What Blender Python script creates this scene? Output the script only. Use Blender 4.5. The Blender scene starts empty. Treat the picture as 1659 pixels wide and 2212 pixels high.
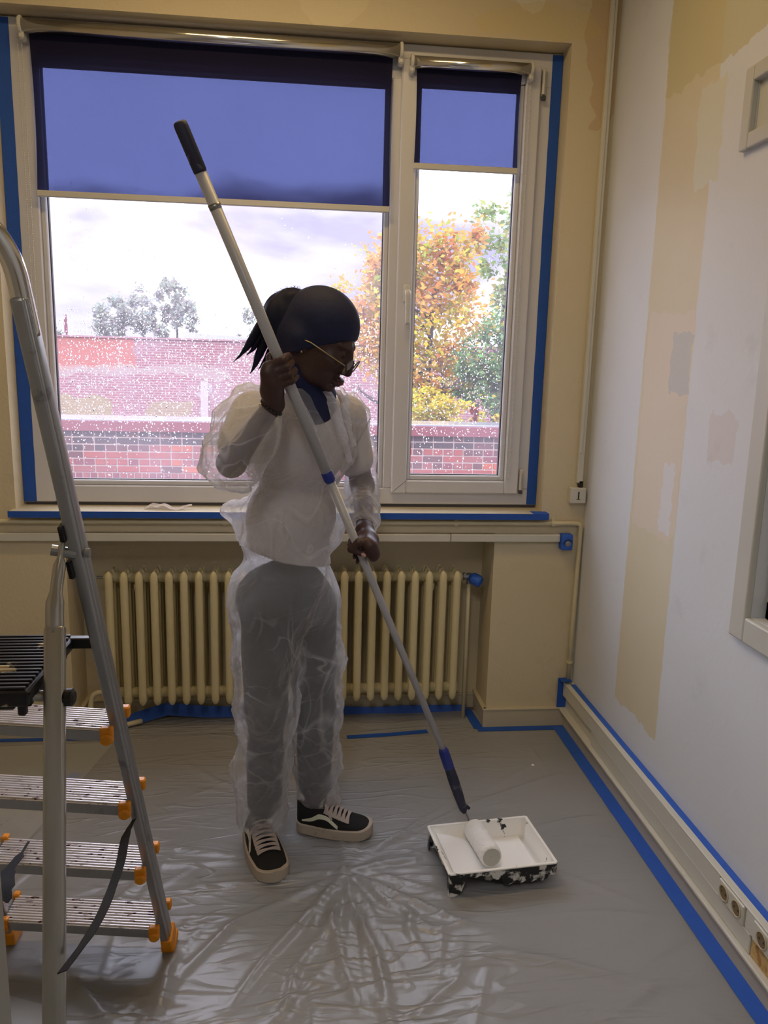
import bpy, bmesh, math, random
import numpy as np
from mathutils import Vector, Matrix, noise

random.seed(7); np.random.seed(7)
SC = bpy.context.scene
COL = SC.collection
R = math.radians
PI = math.pi

# ------------------------------------------------------------------ camera
F_PX, PITCH, ROLL, YAW = 1660.0, R(10.70), R(1.46), R(6.08)
CAM = Vector((0, 0, 1.525))
fwd = Vector((math.sin(YAW)*math.cos(PITCH), math.cos(YAW)*math.cos(PITCH), -math.sin(PITCH)))
rt = Vector((math.cos(YAW), -math.sin(YAW), 0)); up = rt.cross(fwd)
rt2 = rt*math.cos(ROLL) + up*math.sin(ROLL); up2 = up*math.cos(ROLL) - rt*math.sin(ROLL)
cam_d = bpy.data.cameras.new('camera'); cam = bpy.data.objects.new('camera', cam_d); COL.objects.link(cam)
cam_d.sensor_fit = 'HORIZONTAL'; cam_d.sensor_width = 36.0; cam_d.lens = F_PX/1659*36.0
cam_d.clip_start = 0.02; cam_d.clip_end = 500
cam.matrix_world = Matrix(((rt2.x, up2.x, -fwd.x, CAM.x), (rt2.y, up2.y, -fwd.y, CAM.y), (rt2.z, up2.z, -fwd.z, CAM.z), (0, 0, 0, 1)))
SC.camera = cam

# ------------------------------------------------------------------ view, sky and lamps
SC.view_settings.view_transform = 'Standard'; SC.view_settings.look = 'None'
SC.view_settings.gamma = 1.0; SC.view_settings.use_curve_mapping = False
SC.view_settings.exposure = 0.38
SC.cycles.max_bounces = 12; SC.cycles.transparent_max_bounces = 24
SC.cycles.use_denoising = True
SC.cycles.sample_clamp_indirect = 6.0

def make_world():
    w = bpy.data.worlds.new('overcast_sky'); SC.world = w; w.use_nodes = True
    nt = w.node_tree; nt.nodes.clear(); N = nt.nodes.new; L = nt.links.new
    out = N('ShaderNodeOutputWorld'); bg = N('ShaderNodeBackground'); tc = N('ShaderNodeTexCoord')
    mp = N('ShaderNodeMapping'); mp.inputs['Scale'].default_value = (1.0, 1.0, 2.6); mp.inputs['Location'].default_value = (3.3, 0.9, 0.1)
    nz = N('ShaderNodeTexNoise'); nz.inputs['Scale'].default_value = 2.6; nz.inputs['Detail'].default_value = 6; nz.inputs['Roughness'].default_value = .48; nz.inputs['Distortion'].default_value = .25
    cr = N('ShaderNodeValToRGB'); e = cr.color_ramp.elements
    e[0].position = .40; e[0].color = (0.46, 0.44, 0.68, 1); e[1].position = .60; e[1].color = (4.8, 4.95, 5.6, 1)
    m = cr.color_ramp.elements.new(.465); m.color = (.72, .71, .92, 1)
    L(tc.outputs['Generated'], mp.inputs['Vector']); L(mp.outputs[0], nz.inputs['Vector']); 
    # the cloud deck closes to an even overcast above the broken edge near the horizon
    sp = N('ShaderNodeSeparateXYZ'); L(tc.outputs['Generated'], sp.inputs[0])
    mr = N('ShaderNodeMapRange'); L(sp.outputs[2], mr.inputs['Value']); mr.inputs['From Min'].default_value = .175; mr.inputs['From Max'].default_value = .235; mr.inputs['To Min'].default_value = -.03; mr.inputs['To Max'].default_value = .27
    ad = N('ShaderNodeMath'); L(nz.outputs['Fac'], ad.inputs[0]); L(mr.outputs[0], ad.inputs[1]); L(ad.outputs[0], cr.inputs['Fac'])
    L(cr.outputs[0], bg.inputs['Color']); bg.inputs['Strength'].default_value = 1.15
    L(bg.outputs[0], out.inputs['Surface'])
make_world()
def ceiling_lamp(x, y, w, l, power, col):
    ld = bpy.data.lights.new('tube_light', 'AREA'); ld.shape = 'RECTANGLE'; ld.size = w; ld.size_y = l; ld.energy = power; ld.color = col
    lo = bpy.data.objects.new('tube_light', ld); COL.objects.link(lo); lo.location = (x, y, 3.05)
for lx, ly, lw_, ll, pw, lc in ((-.15, 2.15, 1.3, .16, 11, (1.0, .70, .34)), (-.35, -.6, .25, 1.3, 18, (1.0, .97, .96))): ceiling_lamp(lx, ly, lw_, ll, pw, lc)

# ------------------------------------------------------------------ helpers
def ray(px, py):
    return fwd + rt2*((px-829.5)/F_PX) - up2*((py-1106)/F_PX)
def at(px, py, ax, v):
    """the point where the line of sight through a pixel of the photograph meets the plane axis=v (ax 0,1,2)"""
    d = ray(px, py); t = (v-CAM[ax])/d[ax]; return CAM + d*t
def W(px, py, Y=3.05): return at(px, py, 1, Y)
def FL(px, py, z=0.0): return at(px, py, 2, z)
def lin(c):
    return tuple(((x/255)/12.92 if x/255 <= .04045 else ((x/255+.055)/1.055)**2.4) for x in c)

def props(o, label=None, cat=None, group=None, kind=None):
    if label: o['label'] = label
    if cat: o['category'] = cat
    if group: o['group'] = group
    if kind: o['kind'] = kind
    return o
def empty(name, loc, label=None, cat=None, group=None, kind=None):
    o = bpy.data.objects.new(name, None); COL.objects.link(o); o.location = loc; o.empty_display_size = .05
    return props(o, label, cat, group, kind)
def link(name, me, m=None, parent=None, smooth=False):
    if m is not None:
        for mm in (m if isinstance(m, (list, tuple)) else [m]): me.materials.append(mm)
    o = bpy.data.objects.new(name, me); COL.objects.link(o)
    if smooth: me.polygons.foreach_set('use_smooth', [True]*len(me.polygons)); me.update()
    if parent is not None:
        o.parent = parent
        # meshes are given in world coordinates: undo the parents' placement (they only translate)
        off = Vector((0, 0, 0)); p = parent
        while p is not None: off += p.location; p = p.parent
        o.location = -off
    return o
def obj(name, bm, m=None, parent=None, smooth=False, recalc=True):
    if recalc: bmesh.ops.recalc_face_normals(bm, faces=bm.faces)
    me = bpy.data.meshes.new(name); bm.to_mesh(me); bm.free()
    return link(name, me, m, parent, smooth)
def pydata(name, vs, fs, m=None, parent=None, smooth=False):
    me = bpy.data.meshes.new(name); me.from_pydata([tuple(v) for v in vs], [], [tuple(f) for f in fs]); me.update()
    return link(name, me, m, parent, smooth)

def box(bm, lo, hi, bev=0.0, mi=0, seg=1):
    lo = Vector(lo); hi = Vector(hi); c = (lo+hi)/2; s = hi-lo
    r = bmesh.ops.create_cube(bm, size=1.0, matrix=Matrix.Translation(c) @ Matrix.Diagonal((abs(s.x), abs(s.y), abs(s.z), 1)))
    vs = r['verts']; fs = list({f for v in vs for f in v.link_faces})
    for f in fs: f.material_index = mi
    if bev > 0:
        es = list({e for v in vs for e in v.link_edges})
        rr = bmesh.ops.bevel(bm, geom=es, offset=bev, segments=seg, profile=.5, affect='EDGES')
        for f in rr['faces']: f.material_index = mi
    return vs
def frame_of(d, hint=Vector((0, 0, 1))):
    d = d.normalized()
    if abs(d.dot(hint)) > .98: hint = Vector((1, 0, 0))
    s = d.cross(hint).normalized(); u = s.cross(d).normalized()
    return s, u, d
def beam(bm, a, b, w, h, bev=0.0, hint=Vector((0, 0, 1)), mi=0):
    """rectangular bar from a to b, w across (along d x hint), h along the hint"""
    a = Vector(a); b = Vector(b); s, u, d = frame_of(b-a, hint); L = (b-a).length
    M = Matrix(((s.x, u.x, d.x, (a.x+b.x)/2), (s.y, u.y, d.y, (a.y+b.y)/2), (s.z, u.z, d.z, (a.z+b.z)/2), (0, 0, 0, 1)))
    r = bmesh.ops.create_cube(bm, size=1.0, matrix=M @ Matrix.Diagonal((w, h, L, 1)))
    vs = r['verts']
    for f in {f for v in vs for f in v.link_faces}: f.material_index = mi
    if bev: bmesh.ops.bevel(bm, geom=list({e for v in vs for e in v.link_edges}), offset=bev, segments=2, profile=.5, affect='EDGES')
def tube(bm, pts, rad, seg=12, cap=True, sx=1.0, hint=Vector((0, 0, 1)), mi=0):
    """swept circle (or ellipse sx) through pts; rad is one radius or a list"""
    pts = [Vector(p) for p in pts]; n = len(pts)
    rads = rad if isinstance(rad, (list, tuple)) else [rad]*n
    rings = []; ps = None
    for i, p in enumerate(pts):
        d = (pts[min(i+1, n-1)]-pts[max(i-1, 0)]).normalized()
        if ps is None: s, u, _ = frame_of(d, hint)
        else:
            s = (ps - d*ps.dot(d)).normalized(); u = s.cross(d).normalized()
        ps = s
        rings.append([bm.verts.new(p + s*math.cos(2*PI*k/seg)*rads[i]*sx + u*math.sin(2*PI*k/seg)*rads[i]) for k in range(seg)])
    for i in range(n-1):
        for k in range(seg):
            f = bm.faces.new((rings[i][k], rings[i][(k+1) % seg], rings[i+1][(k+1) % seg], rings[i+1][k])); f.material_index = mi
    if cap:
        f = bm.faces.new(rings[0][::-1]); f.material_index = mi
        f = bm.faces.new(rings[-1]); f.material_index = mi
    return rings
def spline(pts, n=8):
    pts = [Vector(p) for p in pts]; out = []
    P = [pts[0]*2-pts[1]] + pts + [pts[-1]*2-pts[-2]]
    for i in range(1, len(P)-2):
        for k in range(n):
            t = k/n; a, b, c, d = P[i-1], P[i], P[i+1], P[i+2]
            out.append(.5*((2*b)+(c-a)*t+(2*a-5*b+4*c-d)*t*t+(3*b-a-3*c+d)*t**3))
    out.append(pts[-1]); return out
def ribbon(bm, pts, w, th, side, mi=0):
    """flat strap through pts, w wide along side (vector or list), th thick"""
    pts = [Vector(p) for p in pts]; n = len(pts); rings = []
    for i, p in enumerate(pts):
        d = (pts[min(i+1, n-1)]-pts[max(i-1, 0)]).normalized()
        s = Vector(side[i] if isinstance(side, list) else side); s = (s-d*s.dot(d)).normalized(); u = s.cross(d)
        ww = w[i] if isinstance(w, (list, tuple)) else w
        rings.append([bm.verts.new(p + s*(a*ww/2) + u*(b*th/2)) for a, b in ((-1, -1), (1, -1), (1, 1), (-1, 1))])
    for i in range(n-1):
        for k in range(4): bm.faces.new((rings[i][k], rings[i][(k+1) % 4], rings[i+1][(k+1) % 4], rings[i+1][k])).material_index = mi
    bm.faces.new(rings[0][::-1]); bm.faces.new(rings[-1])
def lathe(bm, c, axis, prof, seg=20, mi=0):
    c = Vector(c); s, u, d = frame_of(Vector(axis)); rings = []
    for r, h in prof:
        rings.append([bm.verts.new(c + d*h + (s*math.cos(2*PI*k/seg)+u*math.sin(2*PI*k/seg))*max(r, 1e-4)) for k in range(seg)])
    for i in range(len(rings)-1):
        for k in range(seg): bm.faces.new((rings[i][k], rings[i][(k+1) % seg], rings[i+1][(k+1) % seg], rings[i+1][k])).material_index = mi
    bm.faces.new(rings[0][::-1]).material_index = mi; bm.faces.new(rings[-1]).material_index = mi
def dup(o, dloc=Vector((0, 0, 0)), parent=None):
    c = o.copy(); COL.objects.link(c)
    if parent is not None: c.parent = parent
    c.location = o.location + dloc
    return c

# ------------------------------------------------------------------ materials
class NT:
    def __init__(s, name):
        s.m = bpy.data.materials.new(name); s.m.use_nodes = True; s.nt = s.m.node_tree; s.nt.nodes.clear()
        s.out = s.N('ShaderNodeOutputMaterial')
    def N(s, t, **kw):
        n = s.nt.nodes.new(t)
        for k, v in kw.items():
            if k in n.inputs: n.inputs[k].default_value = v
            else: setattr(n, k, v)
        return n
    def L(s, a, b): s.nt.links.new(a, b)
    def noise(s, vec, scale, detail=4, rough=.5, dist=0.0):
        n = s.N('ShaderNodeTexNoise', Scale=scale, Detail=detail, Roughness=rough, Distortion=dist)
        if vec is not None: s.L(vec, n.inputs['Vector'])
        return n.outputs['Fac']
    def ramp(s, fac, a, b, ca=(0, 0, 0, 1), cb=(1, 1, 1, 1)):
        r = s.N('ShaderNodeValToRGB'); e = r.color_ramp.elements
        e[0].position = a; e[0].color = ca; e[1].position = b; e[1].color = cb
        s.L(fac, r.inputs['Fac']); return r.outputs['Color']
    def math(s, op, a, b=0.0, clamp=False):
        n = s.N('ShaderNodeMath', operation=op, use_clamp=clamp)
        for i, x in enumerate((a, b)):
            if isinstance(x, (int, float)): n.inputs[i].default_value = x
            else: s.L(x, n.inputs[i])
        return n.outputs[0]
    def mix(s, fac, a, b, mode='MIX'):
        n = s.N('ShaderNodeMix', data_type='RGBA', blend_type=mode)
        for sock, x in ((n.inputs[0], fac), (n.inputs[6], a), (n.inputs[7], b)):
            if isinstance(x, (int, float)): sock.default_value = x
            elif isinstance(x, tuple): sock.default_value = x if len(x) == 4 else (*x, 1)
            else: s.L(x, sock)
        return n.outputs[2]
    def pos(s): return s.N('ShaderNodeNewGeometry').outputs['Position']
    def objc(s): return s.N('ShaderNodeTexCoord').outputs['Object']
    def bump(s, h, strength=.3, dist=.01):
        b = s.N('ShaderNodeBump'); b.inputs['Strength'].default_value = strength; b.inputs['Distance'].default_value = dist
        s.L(h, b.inputs['Height']); return b.outputs['Normal']
    def bsdf(s, col, rough=.5, metal=0.0, normal=None, spec=.5):
        p = s.N('ShaderNodeBsdfPrincipled'); p.inputs['Metallic'].default_value = metal; p.inputs['Specular IOR Level'].default_value = spec
        for sock, x in ((p.inputs['Base Color'], col), (p.inputs['Roughness'], rough)):
            if isinstance(x, (int, float)): sock.default_value = x
            elif isinstance(x, tuple): sock.default_value = (*x[:3], 1)
            else: s.L(x, sock)
        if normal is not None: s.L(normal, p.inputs['Normal'])
        return p.outputs[0]
    def done(s, sh): s.L(sh, s.out.inputs['Surface']); return s.m

def M(name, col, rough=.5, metal=0.0, var=.06, vscale=12, bump=0.0, bscale=60, spec=.5, dirt=None, dscale=8, dlo=.6, dhi=.7):
    """plain procedural material: colour with slight value noise, optional bump and stains"""
    t = NT(name); c = lin(col) if max(col) > 1 else col
    g = t.objc()
    n = t.noise(g, vscale, 3)
    colr = t.mix(n, tuple(x*(1-var) for x in c), tuple(min(1, x*(1+var)) for x in c))
    if dirt is not None:
        colr = t.mix(t.ramp(t.noise(g, dscale, 6, .6, .4), dlo, dhi), colr, lin(dirt))
    nm = t.bump(t.noise(g, bscale, 5), .5, bump) if bump else None
    return t.done(t.bsdf(colr, rough, metal, nm, spec))

def mat_plaster():
    t = NT('cream_plaster'); g = t.pos()
    c = t.mix(t.noise(g, 1.6, 4), lin((204, 190, 156)), lin((220, 207, 175)))
    c = t.mix(t.math('MULTIPLY', t.ramp(t.noise(g, 5, 6, .7), .58, .74), .35), c, lin((176, 154, 118)))
    # filler patches on the lintel and a stained strip by the corner
    s = t.N('ShaderNodeSeparateXYZ'); t.L(g, s.inputs[0])
    wob = t.math('MULTIPLY', t.math('SUBTRACT', t.noise(g, 6, 3), .5), .16)
    x = t.math('ADD', s.outputs[0], wob); z = t.math('ADD', s.outputs[2], wob)
    def ell(cx, cz, rx, rz):
        a = t.math('POWER', t.math('DIVIDE', t.math('SUBTRACT', x, cx), rx), 2.0); b = t.math('POWER', t.math('DIVIDE', t.math('SUBTRACT', z, cz), rz), 2.0)
        return t.math('LESS_THAN', t.math('ADD', a, b), 1.0)
    c = t.mix(t.math('MULTIPLY', ell(.81, 2.86, .05, .06), .75), c, lin((226, 222, 204)))
    c = t.mix(t.math('MULTIPLY', ell(.10, 2.86, .14, .12), .5), c, lin((226, 214, 180)))
    c = t.mix(t.math('MULTIPLY', ell(1.12, 2.75, .09, .30), .45), c, lin((188, 148, 100)))
    c = t.mix(t.math('MULTIPLY', ell(.86, 2.78, .24, .06), .35), c, lin((214, 192, 120)))
    nm = t.bump(t.noise(g, 90, 5), .35, .004)
    return t.done(t.bsdf(c, .62, 0, nm))
def mat_patched():
    """the right wall: white filler and primer over cream paint, in patches fixed on the wall (Y, z)"""
    t = NT('patched_white_wall'); g = t.pos()
    s = t.N('ShaderNodeSeparateXYZ'); t.L(g, s.inputs[0])
    w1 = t.math('MULTIPLY', t.math('SUBTRACT', t.noise(g, 4, 4), .5), .05)
    w2 = t.math('MULTIPLY', t.math('SUBTRACT', t.noise(g, 22, 4), .5), .05)
    w = t.math('ADD', w1, w2)
    Y = t.math('ADD', s.outputs[1], w); Z = t.math('ADD', s.outputs[2], t.math('MULTIPLY', w, 1.3))
    Yq = t.math('ADD', s.outputs[1], t.math('MULTIPLY', w2, .35))
    def rng(v, a, b): return t.math('MULTIPLY', t.math('GREATER_THAN', v, a), t.math('LESS_THAN', v, b))
    def bx(y0, y1, z0, z1, yy=None): return t.math('MULTIPLY', rng(yy or Y, y0, y1), rng(Z, z0, z1))
    base = t.mix(t.noise(g, 2.2, 4), lin((208, 211, 214)), lin((221, 224, 229)))
    base = t.mix(t.math('MULTIPLY', t.ramp(t.noise(g, 7, 6, .65), .60, .72), .25), base, lin((186, 187, 182)))
    cream = t.mix(t.noise(g, 3, 4), lin((206, 194, 158)), lin((215, 206, 180)))
    c = base
    m = bx(2.262, 2.60, .335, 2.9, Yq)                       # bare cream stripe down the wall
    c = t.mix(t.math('MULTIPLY', m, .92), c, cream)
    c = t.mix(t.math('MULTIPLY', bx(1.7, 2.60, 2.40, 3.2), .75), c, lin((196, 186, 140)))  # olive upper wall: weaker window light up here put into the colour
    c = t.mix(t.math('MULTIPLY', bx(2.27, 2.58, 1.0, 1.72), .55), c, lin((220, 206, 194)))
    c = t.mix(bx(2.22, 2.36, 2.08, 2.36), c, lin((212, 212, 196)))
    c = t.mix(bx(2.27, 2.40, 1.47, 1.66), c, lin((196, 194, 188)))
    c = t.mix(bx(2.30, 2.38, 1.02, 1.24), c, lin((216, 215, 214)))
    c = t.mix(t.math('MULTIPLY', bx(1.98, 2.12, 1.28, 1.42), .35), c, lin((206, 186, 170)))
    # thin vertical scrapes and black scuffs
    mp = t.N('ShaderNodeMapping'); mp.inputs['Scale'].default_value = (1, 14, 3); t.L(g, mp.inputs['Vector'])
    c = t.mix(t.math('MULTIPLY', t.ramp(t.noise(mp.outputs[0], 2.2, 5, .7), .70, .76), .35), c, lin((238, 238, 238)))
    mp2 = t.N('ShaderNodeMapping'); mp2.inputs['Scale'].default_value = (1, 7, 4); t.L(g, mp2.inputs['Vector'])
    sc = t.math('MULTIPLY', t.ramp(t.noise(mp2.outputs[0], 3.3, 8, .75), .68, .80), t.math('LESS_THAN', s.outputs[2], .95))
    c = t.mix(t.math('MULTIPLY', sc, .35), c, lin((120, 122, 116)))
    nm = t.bump(t.noise(g, 60, 5), .15, .003)
    return t.done(t.bsdf(c, .58, 0, nm))
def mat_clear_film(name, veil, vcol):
    """thin window glass: clear, mirror at grazing angles, with a faint dirt and water film whose tint paints haze over the view"""
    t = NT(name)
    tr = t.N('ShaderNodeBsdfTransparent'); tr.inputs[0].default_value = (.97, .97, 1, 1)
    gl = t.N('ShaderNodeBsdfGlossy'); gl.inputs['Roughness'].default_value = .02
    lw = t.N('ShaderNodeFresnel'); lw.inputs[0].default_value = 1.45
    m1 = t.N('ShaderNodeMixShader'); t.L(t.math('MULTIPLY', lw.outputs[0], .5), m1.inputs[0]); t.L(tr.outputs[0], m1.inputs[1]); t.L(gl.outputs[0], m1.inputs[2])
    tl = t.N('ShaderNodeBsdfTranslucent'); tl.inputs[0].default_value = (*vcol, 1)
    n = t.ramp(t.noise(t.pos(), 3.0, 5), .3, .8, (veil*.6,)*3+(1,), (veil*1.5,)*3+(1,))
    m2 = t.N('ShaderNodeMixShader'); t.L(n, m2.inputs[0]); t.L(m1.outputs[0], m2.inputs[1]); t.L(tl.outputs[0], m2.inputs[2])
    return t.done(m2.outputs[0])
def mat_thin(name, col, alpha, trans=.5, rough=.9, graze=.5, bumpd=0.0, bsc=20, gloss=0.0, fold=0.0):
    """thin cloth: part see-through, part diffuse, part translucent; denser where seen edge-on"""
    t = NT(name); c = lin(col); g = t.objc()
    nm = None
    if bumpd:
        a = t.noise(g, bsc, 3, .5, 1.2); rid = t.math('ABSOLUTE', t.math('SUBTRACT', a, .5))
        b = t.noise(g, bsc*2.7, 3, .5, .8); rid2 = t.math('ABSOLUTE', t.math('SUBTRACT', b, .5))
        h = t.math('ADD', t.math('MINIMUM', rid, .12), t.math('MULTIPLY', t.math('MINIMUM', rid2, .1), .4))
        nm = t.bump(h, 1.0, bumpd)
    df = t.N('ShaderNodeBsdfDiffuse'); df.inputs[0].default_value = (*c, 1)
    tl = t.N('ShaderNodeBsdfTranslucent'); tl.inputs[0].default_value = (*c, 1)
    tr = t.N('ShaderNodeBsdfTransparent')
    mx = t.N('ShaderNodeMixShader'); mx.inputs[0].default_value = trans; t.L(df.outputs[0], mx.inputs[1]); t.L(tl.outputs[0], mx.inputs[2])
    sh = mx.outputs[0]
    if gloss:
        gl = t.N('ShaderNodeBsdfGlossy'); gl.inputs['Roughness'].default_value = .35
        m3 = t.N('ShaderNodeMixShader'); m3.inputs[0].default_value = gloss; t.L(sh, m3.inputs[1]); t.L(gl.outputs[0], m3.inputs[2]); sh = m3.outputs[0]
        if nm is not None: t.L(nm, gl.inputs['Normal'])
    lw = t.N('ShaderNodeLayerWeight'); lw.inputs['Blend'].default_value = .5
    if nm is not None:
        for n in (df, tl, lw): t.L(nm, n.inputs['Normal'])
    al = alpha
    if fold:    # creased and doubled-over cloth lets less light through along thin lines
        for sc, st, seed, wd in ((3.0, (1, 1, .55), 0.0, .012), (5.5, (1.2, 1, .5), 4.0, .016), (9.0, (.7, 1, 1), 9.0, .014)):
            mp = t.N('ShaderNodeMapping'); mp.inputs['Scale'].default_value = st; mp.inputs['Location'].default_value = (seed, seed*.7, 0); mp.inputs['Rotation'].default_value = (0, .5-seed*.12, 0); t.L(g, mp.inputs['Vector'])
            q = t.math('ABSOLUTE', t.math('SUBTRACT', t.noise(mp.outputs[0], sc, 1, .4, .25), .5))
            ln = t.math('SUBTRACT', 1.0, t.math('DIVIDE', q, wd), clamp=True)
            gate = t.ramp(t.noise(g, 4.0, 2), .42, .62)
            al = t.math('ADD', al, t.math('MULTIPLY', t.math('MULTIPLY', ln, gate), fold))
    fac = t.math('ADD', al, t.math('MULTIPLY', t.math('POWER', lw.outputs['Facing'], 2.0), graze), clamp=True)
    m2 = t.N('ShaderNodeMixShader'); t.L(fac, m2.inputs[0]); t.L(tr.outputs[0], m2.inputs[1]); t.L(sh, m2.inputs[2])
    return t.done(m2.outputs[0])
def mat_blind():
    t = NT('blue_blind_fabric'); g = t.objc()
    mp = t.N('ShaderNodeMapping'); mp.inputs['Scale'].default_value = (30, 30, 900); t.L(g, mp.inputs['Vector'])
    wv = t.noise(mp.outputs[0], 1.0, 2)
    c = t.mix(wv, lin((84, 92, 140)), lin((94, 102, 150)))
    df = t.N('ShaderNodeBsdfDiffuse'); df.inputs[0].default_value = (*lin((44, 42, 62)), 1)
    tl = t.N('ShaderNodeBsdfTranslucent'); t.L(c, tl.inputs[0])
    tr = t.N('ShaderNodeBsdfTransparent'); tr.inputs[0].default_value = (.054, .065, .146, 1)
    m1 = t.N('ShaderNodeMixShader'); m1.inputs[0].default_value = .12; t.L(df.outputs[0], m1.inputs[1]); t.L(tl.outputs[0], m1.inputs[2])
    m2 = t.N('ShaderNodeMixShader'); m2.inputs[0].default_value = .36; t.L(m1.outputs[0], m2.inputs[1]); t.L(tr.outputs[0], m2.inputs[2])
    return t.done(m2.outputs[0])
def mat_sheet():
    t = NT('grey_plastic_sheet'); g = t.pos()
    c = t.mix(t.noise(g, 1.3, 3), lin((158, 159, 161)), lin((171, 172, 175)))
    hs = None
    for rot, sc, wd, k in ((.5, (3.0, 13.0, 1), .045, 1.0), (-.7, (2.2, 11.0, 1), .05, .9), (1.5, (3.2, 15.0, 1), .04, .7), (2.4, (6.0, 22.0, 1), .05, .35)):
        mp = t.N('ShaderNodeMapping'); mp.inputs['Rotation'].default_value = (0, 0, rot); mp.inputs['Scale'].default_value = sc; mp.inputs['Location'].default_value = (rot*3, rot, 0); t.L(g, mp.inputs['Vector'])
        q = t.math('SUBTRACT', 1.0, t.math('DIVIDE', t.math('ABSOLUTE', t.math('SUBTRACT', t.noise(mp.outputs[0], 1.0, 1, .4, .5), .5)), wd), clamp=True)
        gate = t.ramp(t.noise(mp.outputs[0], .35, 1), .45, .60)
        q = t.math('MULTIPLY', t.math('MULTIPLY', q, gate), k); hs = q if hs is None else t.math('ADD', hs, q)
    sp = t.N('ShaderNodeSeparateXYZ'); t.L(g, sp.inputs[0])
    calm = t.N('ShaderNodeMapRange'); calm.inputs['From Min'].default_value = .35; calm.inputs['From Max'].default_value = .9; calm.inputs['To Min'].default_value = 1; calm.inputs['To Max'].default_value = .30; t.L(sp.outputs[0], calm.inputs['Value'])
    nm = t.bump(t.math('MULTIPLY', hs, calm.outputs[0]), .7, .003)
    df = t.N('ShaderNodeBsdfPrincipled'); t.L(c, df.inputs['Base Color']); df.inputs['Roughness'].default_value = .27
    df.inputs['Specular IOR Level'].default_value = .55; t.L(nm, df.inputs['Normal'])
    tr = t.N('ShaderNodeBsdfTransparent'); m = t.N('ShaderNodeMixShader'); m.inputs[0].default_value = .80
    t.L(tr.outputs[0], m.inputs[1]); t.L(df.outputs[0], m.inputs[2])
    return t.done(m.outputs[0])
def lo_(c): return tuple(x*.36 for x in lin(c))
def mat_brick(name, c1, c2, mort, sx, row, scale=1.0, patches=True):
    t = NT(name); g = t.pos()
    s = t.N('ShaderNodeSeparateXYZ'); t.L(g, s.inputs[0]); cb = t.N('ShaderNodeCombineXYZ'); t.L(s.outputs[0], cb.inputs[0]); t.L(s.outputs[2], cb.inputs[1])
    b = t.N('ShaderNodeTexBrick'); t.L(cb.outputs[0], b.inputs['Vector']); b.inputs['Scale'].default_value = 1
    b.inputs['Brick Width'].default_value = sx; b.inputs['Row Height'].default_value = row; b.inputs['Mortar Size'].default_value = .012
    b.inputs['Color1'].default_value = (*lo_(c1), 1); b.inputs['Color2'].default_value = (*lo_(c2), 1); b.inputs['Mortar'].default_value = (*lo_(mort), 1)
    c = b.outputs['Color']
    if patches:
        c = t.mix(t.math('MULTIPLY', t.ramp(t.noise(g, .45, 5, .6), .45, .62), .55), c, lo_((196, 160, 168)))
        wob = t.math('MULTIPLY', t.math('SUBTRACT', t.noise(g, 1.1, 4), .5), 1.6)
        x = t.math('ADD', s.outputs[0], wob); z = t.math('ADD', s.outputs[2], t.math('MULTIPLY', wob, .5))
        def bx(x0, x1, z0, z1): return t.math('MULTIPLY', t.math('MULTIPLY', t.math('GREATER_THAN', x, x0), t.math('LESS_THAN', x, x1)), t.math('MULTIPLY', t.math('GREATER_THAN', z, z0), t.math('LESS_THAN', z, z1)))
        c = t.mix(t.math('MULTIPLY', bx(-9, -5.0, 1.25, 3.0), .7), c, lo_((216, 104, 72)))
        c = t.mix(t.math('MULTIPLY', bx(-8.5, -5.6, -.6, .45), .6), c, lo_((176, 168, 96)))
        c = t.mix(t.math('MULTIPLY', bx(-4.7, -3.5, -.6, .25), .5), c, lo_((186, 178, 116)))
        c = t.mix(t.math('MULTIPLY', bx(-7.5, -2.2, 1.05, 1.35), .5), c, lo_((206, 190, 180)))
        c = t.mix(t.math('MULTIPLY', bx(-3.1, -2.75, -.5, .9), .7), c, lo_((220, 205, 205)))
    return t.done(t.bsdf(c, .85))
def mat_attr(name, rough=.8, trans=.35):
    t = NT(name); a = t.N('ShaderNodeAttribute'); a.attribute_name = 'Col'
    df = t.N('ShaderNodeBsdfDiffuse'); tl = t.N('ShaderNodeBsdfTranslucent'); t.L(a.outputs['Color'], df.inputs[0]); t.L(a.outputs['Color'], tl.inputs[0])
    m = t.N('ShaderNodeMixShader'); m.inputs[0].default_value = trans; t.L(df.outputs[0], m.inputs[1]); t.L(tl.outputs[0], m.inputs[2])
    return t.done(m.outputs[0])
def mat_alu(name, col, rough, stain=True):
    t = NT(name); g = t.objc()
    mp = t.N('ShaderNodeMapping'); mp.inputs['Scale'].default_value = (60, 60, 3); t.L(g, mp.inputs['Vector'])
    n = t.noise(mp.outputs[0], 1.0, 3)
    c = t.mix(n, tuple(x*.85 for x in lin(col)), lin(col))
    if stain: c = t.mix(t.math('MULTIPLY', t.ramp(t.noise(g, 9, 6, .7), .60, .68), .5), c, lin((92, 90, 88)))
    return t.done(t.bsdf(c, rough, .75, None))
def mat_tread():
    t = NT('stained_tread'); g = t.objc()
    mp = t.N('ShaderNodeMapping'); mp.inputs['Scale'].default_value = (34, 150, 20); t.L(g, mp.inputs['Vector'])
    c = t.mix(t.ramp(t.noise(mp.outputs[0], 1.0, 4, .6), .60, .64), lin((226, 222, 224)), lin((96, 66, 70)))
    return t.done(t.bsdf(c, .34, .35))
def mat_splash(name, base, spl, scale, a, b, rough=.4):
    t = NT(name); g = t.objc()
    c = t.mix(t.ramp(t.noise(g, scale, 5, .6, .3), a, b), lin(base), lin(spl))
    return t.done(t.bsdf(c, rough))

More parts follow.
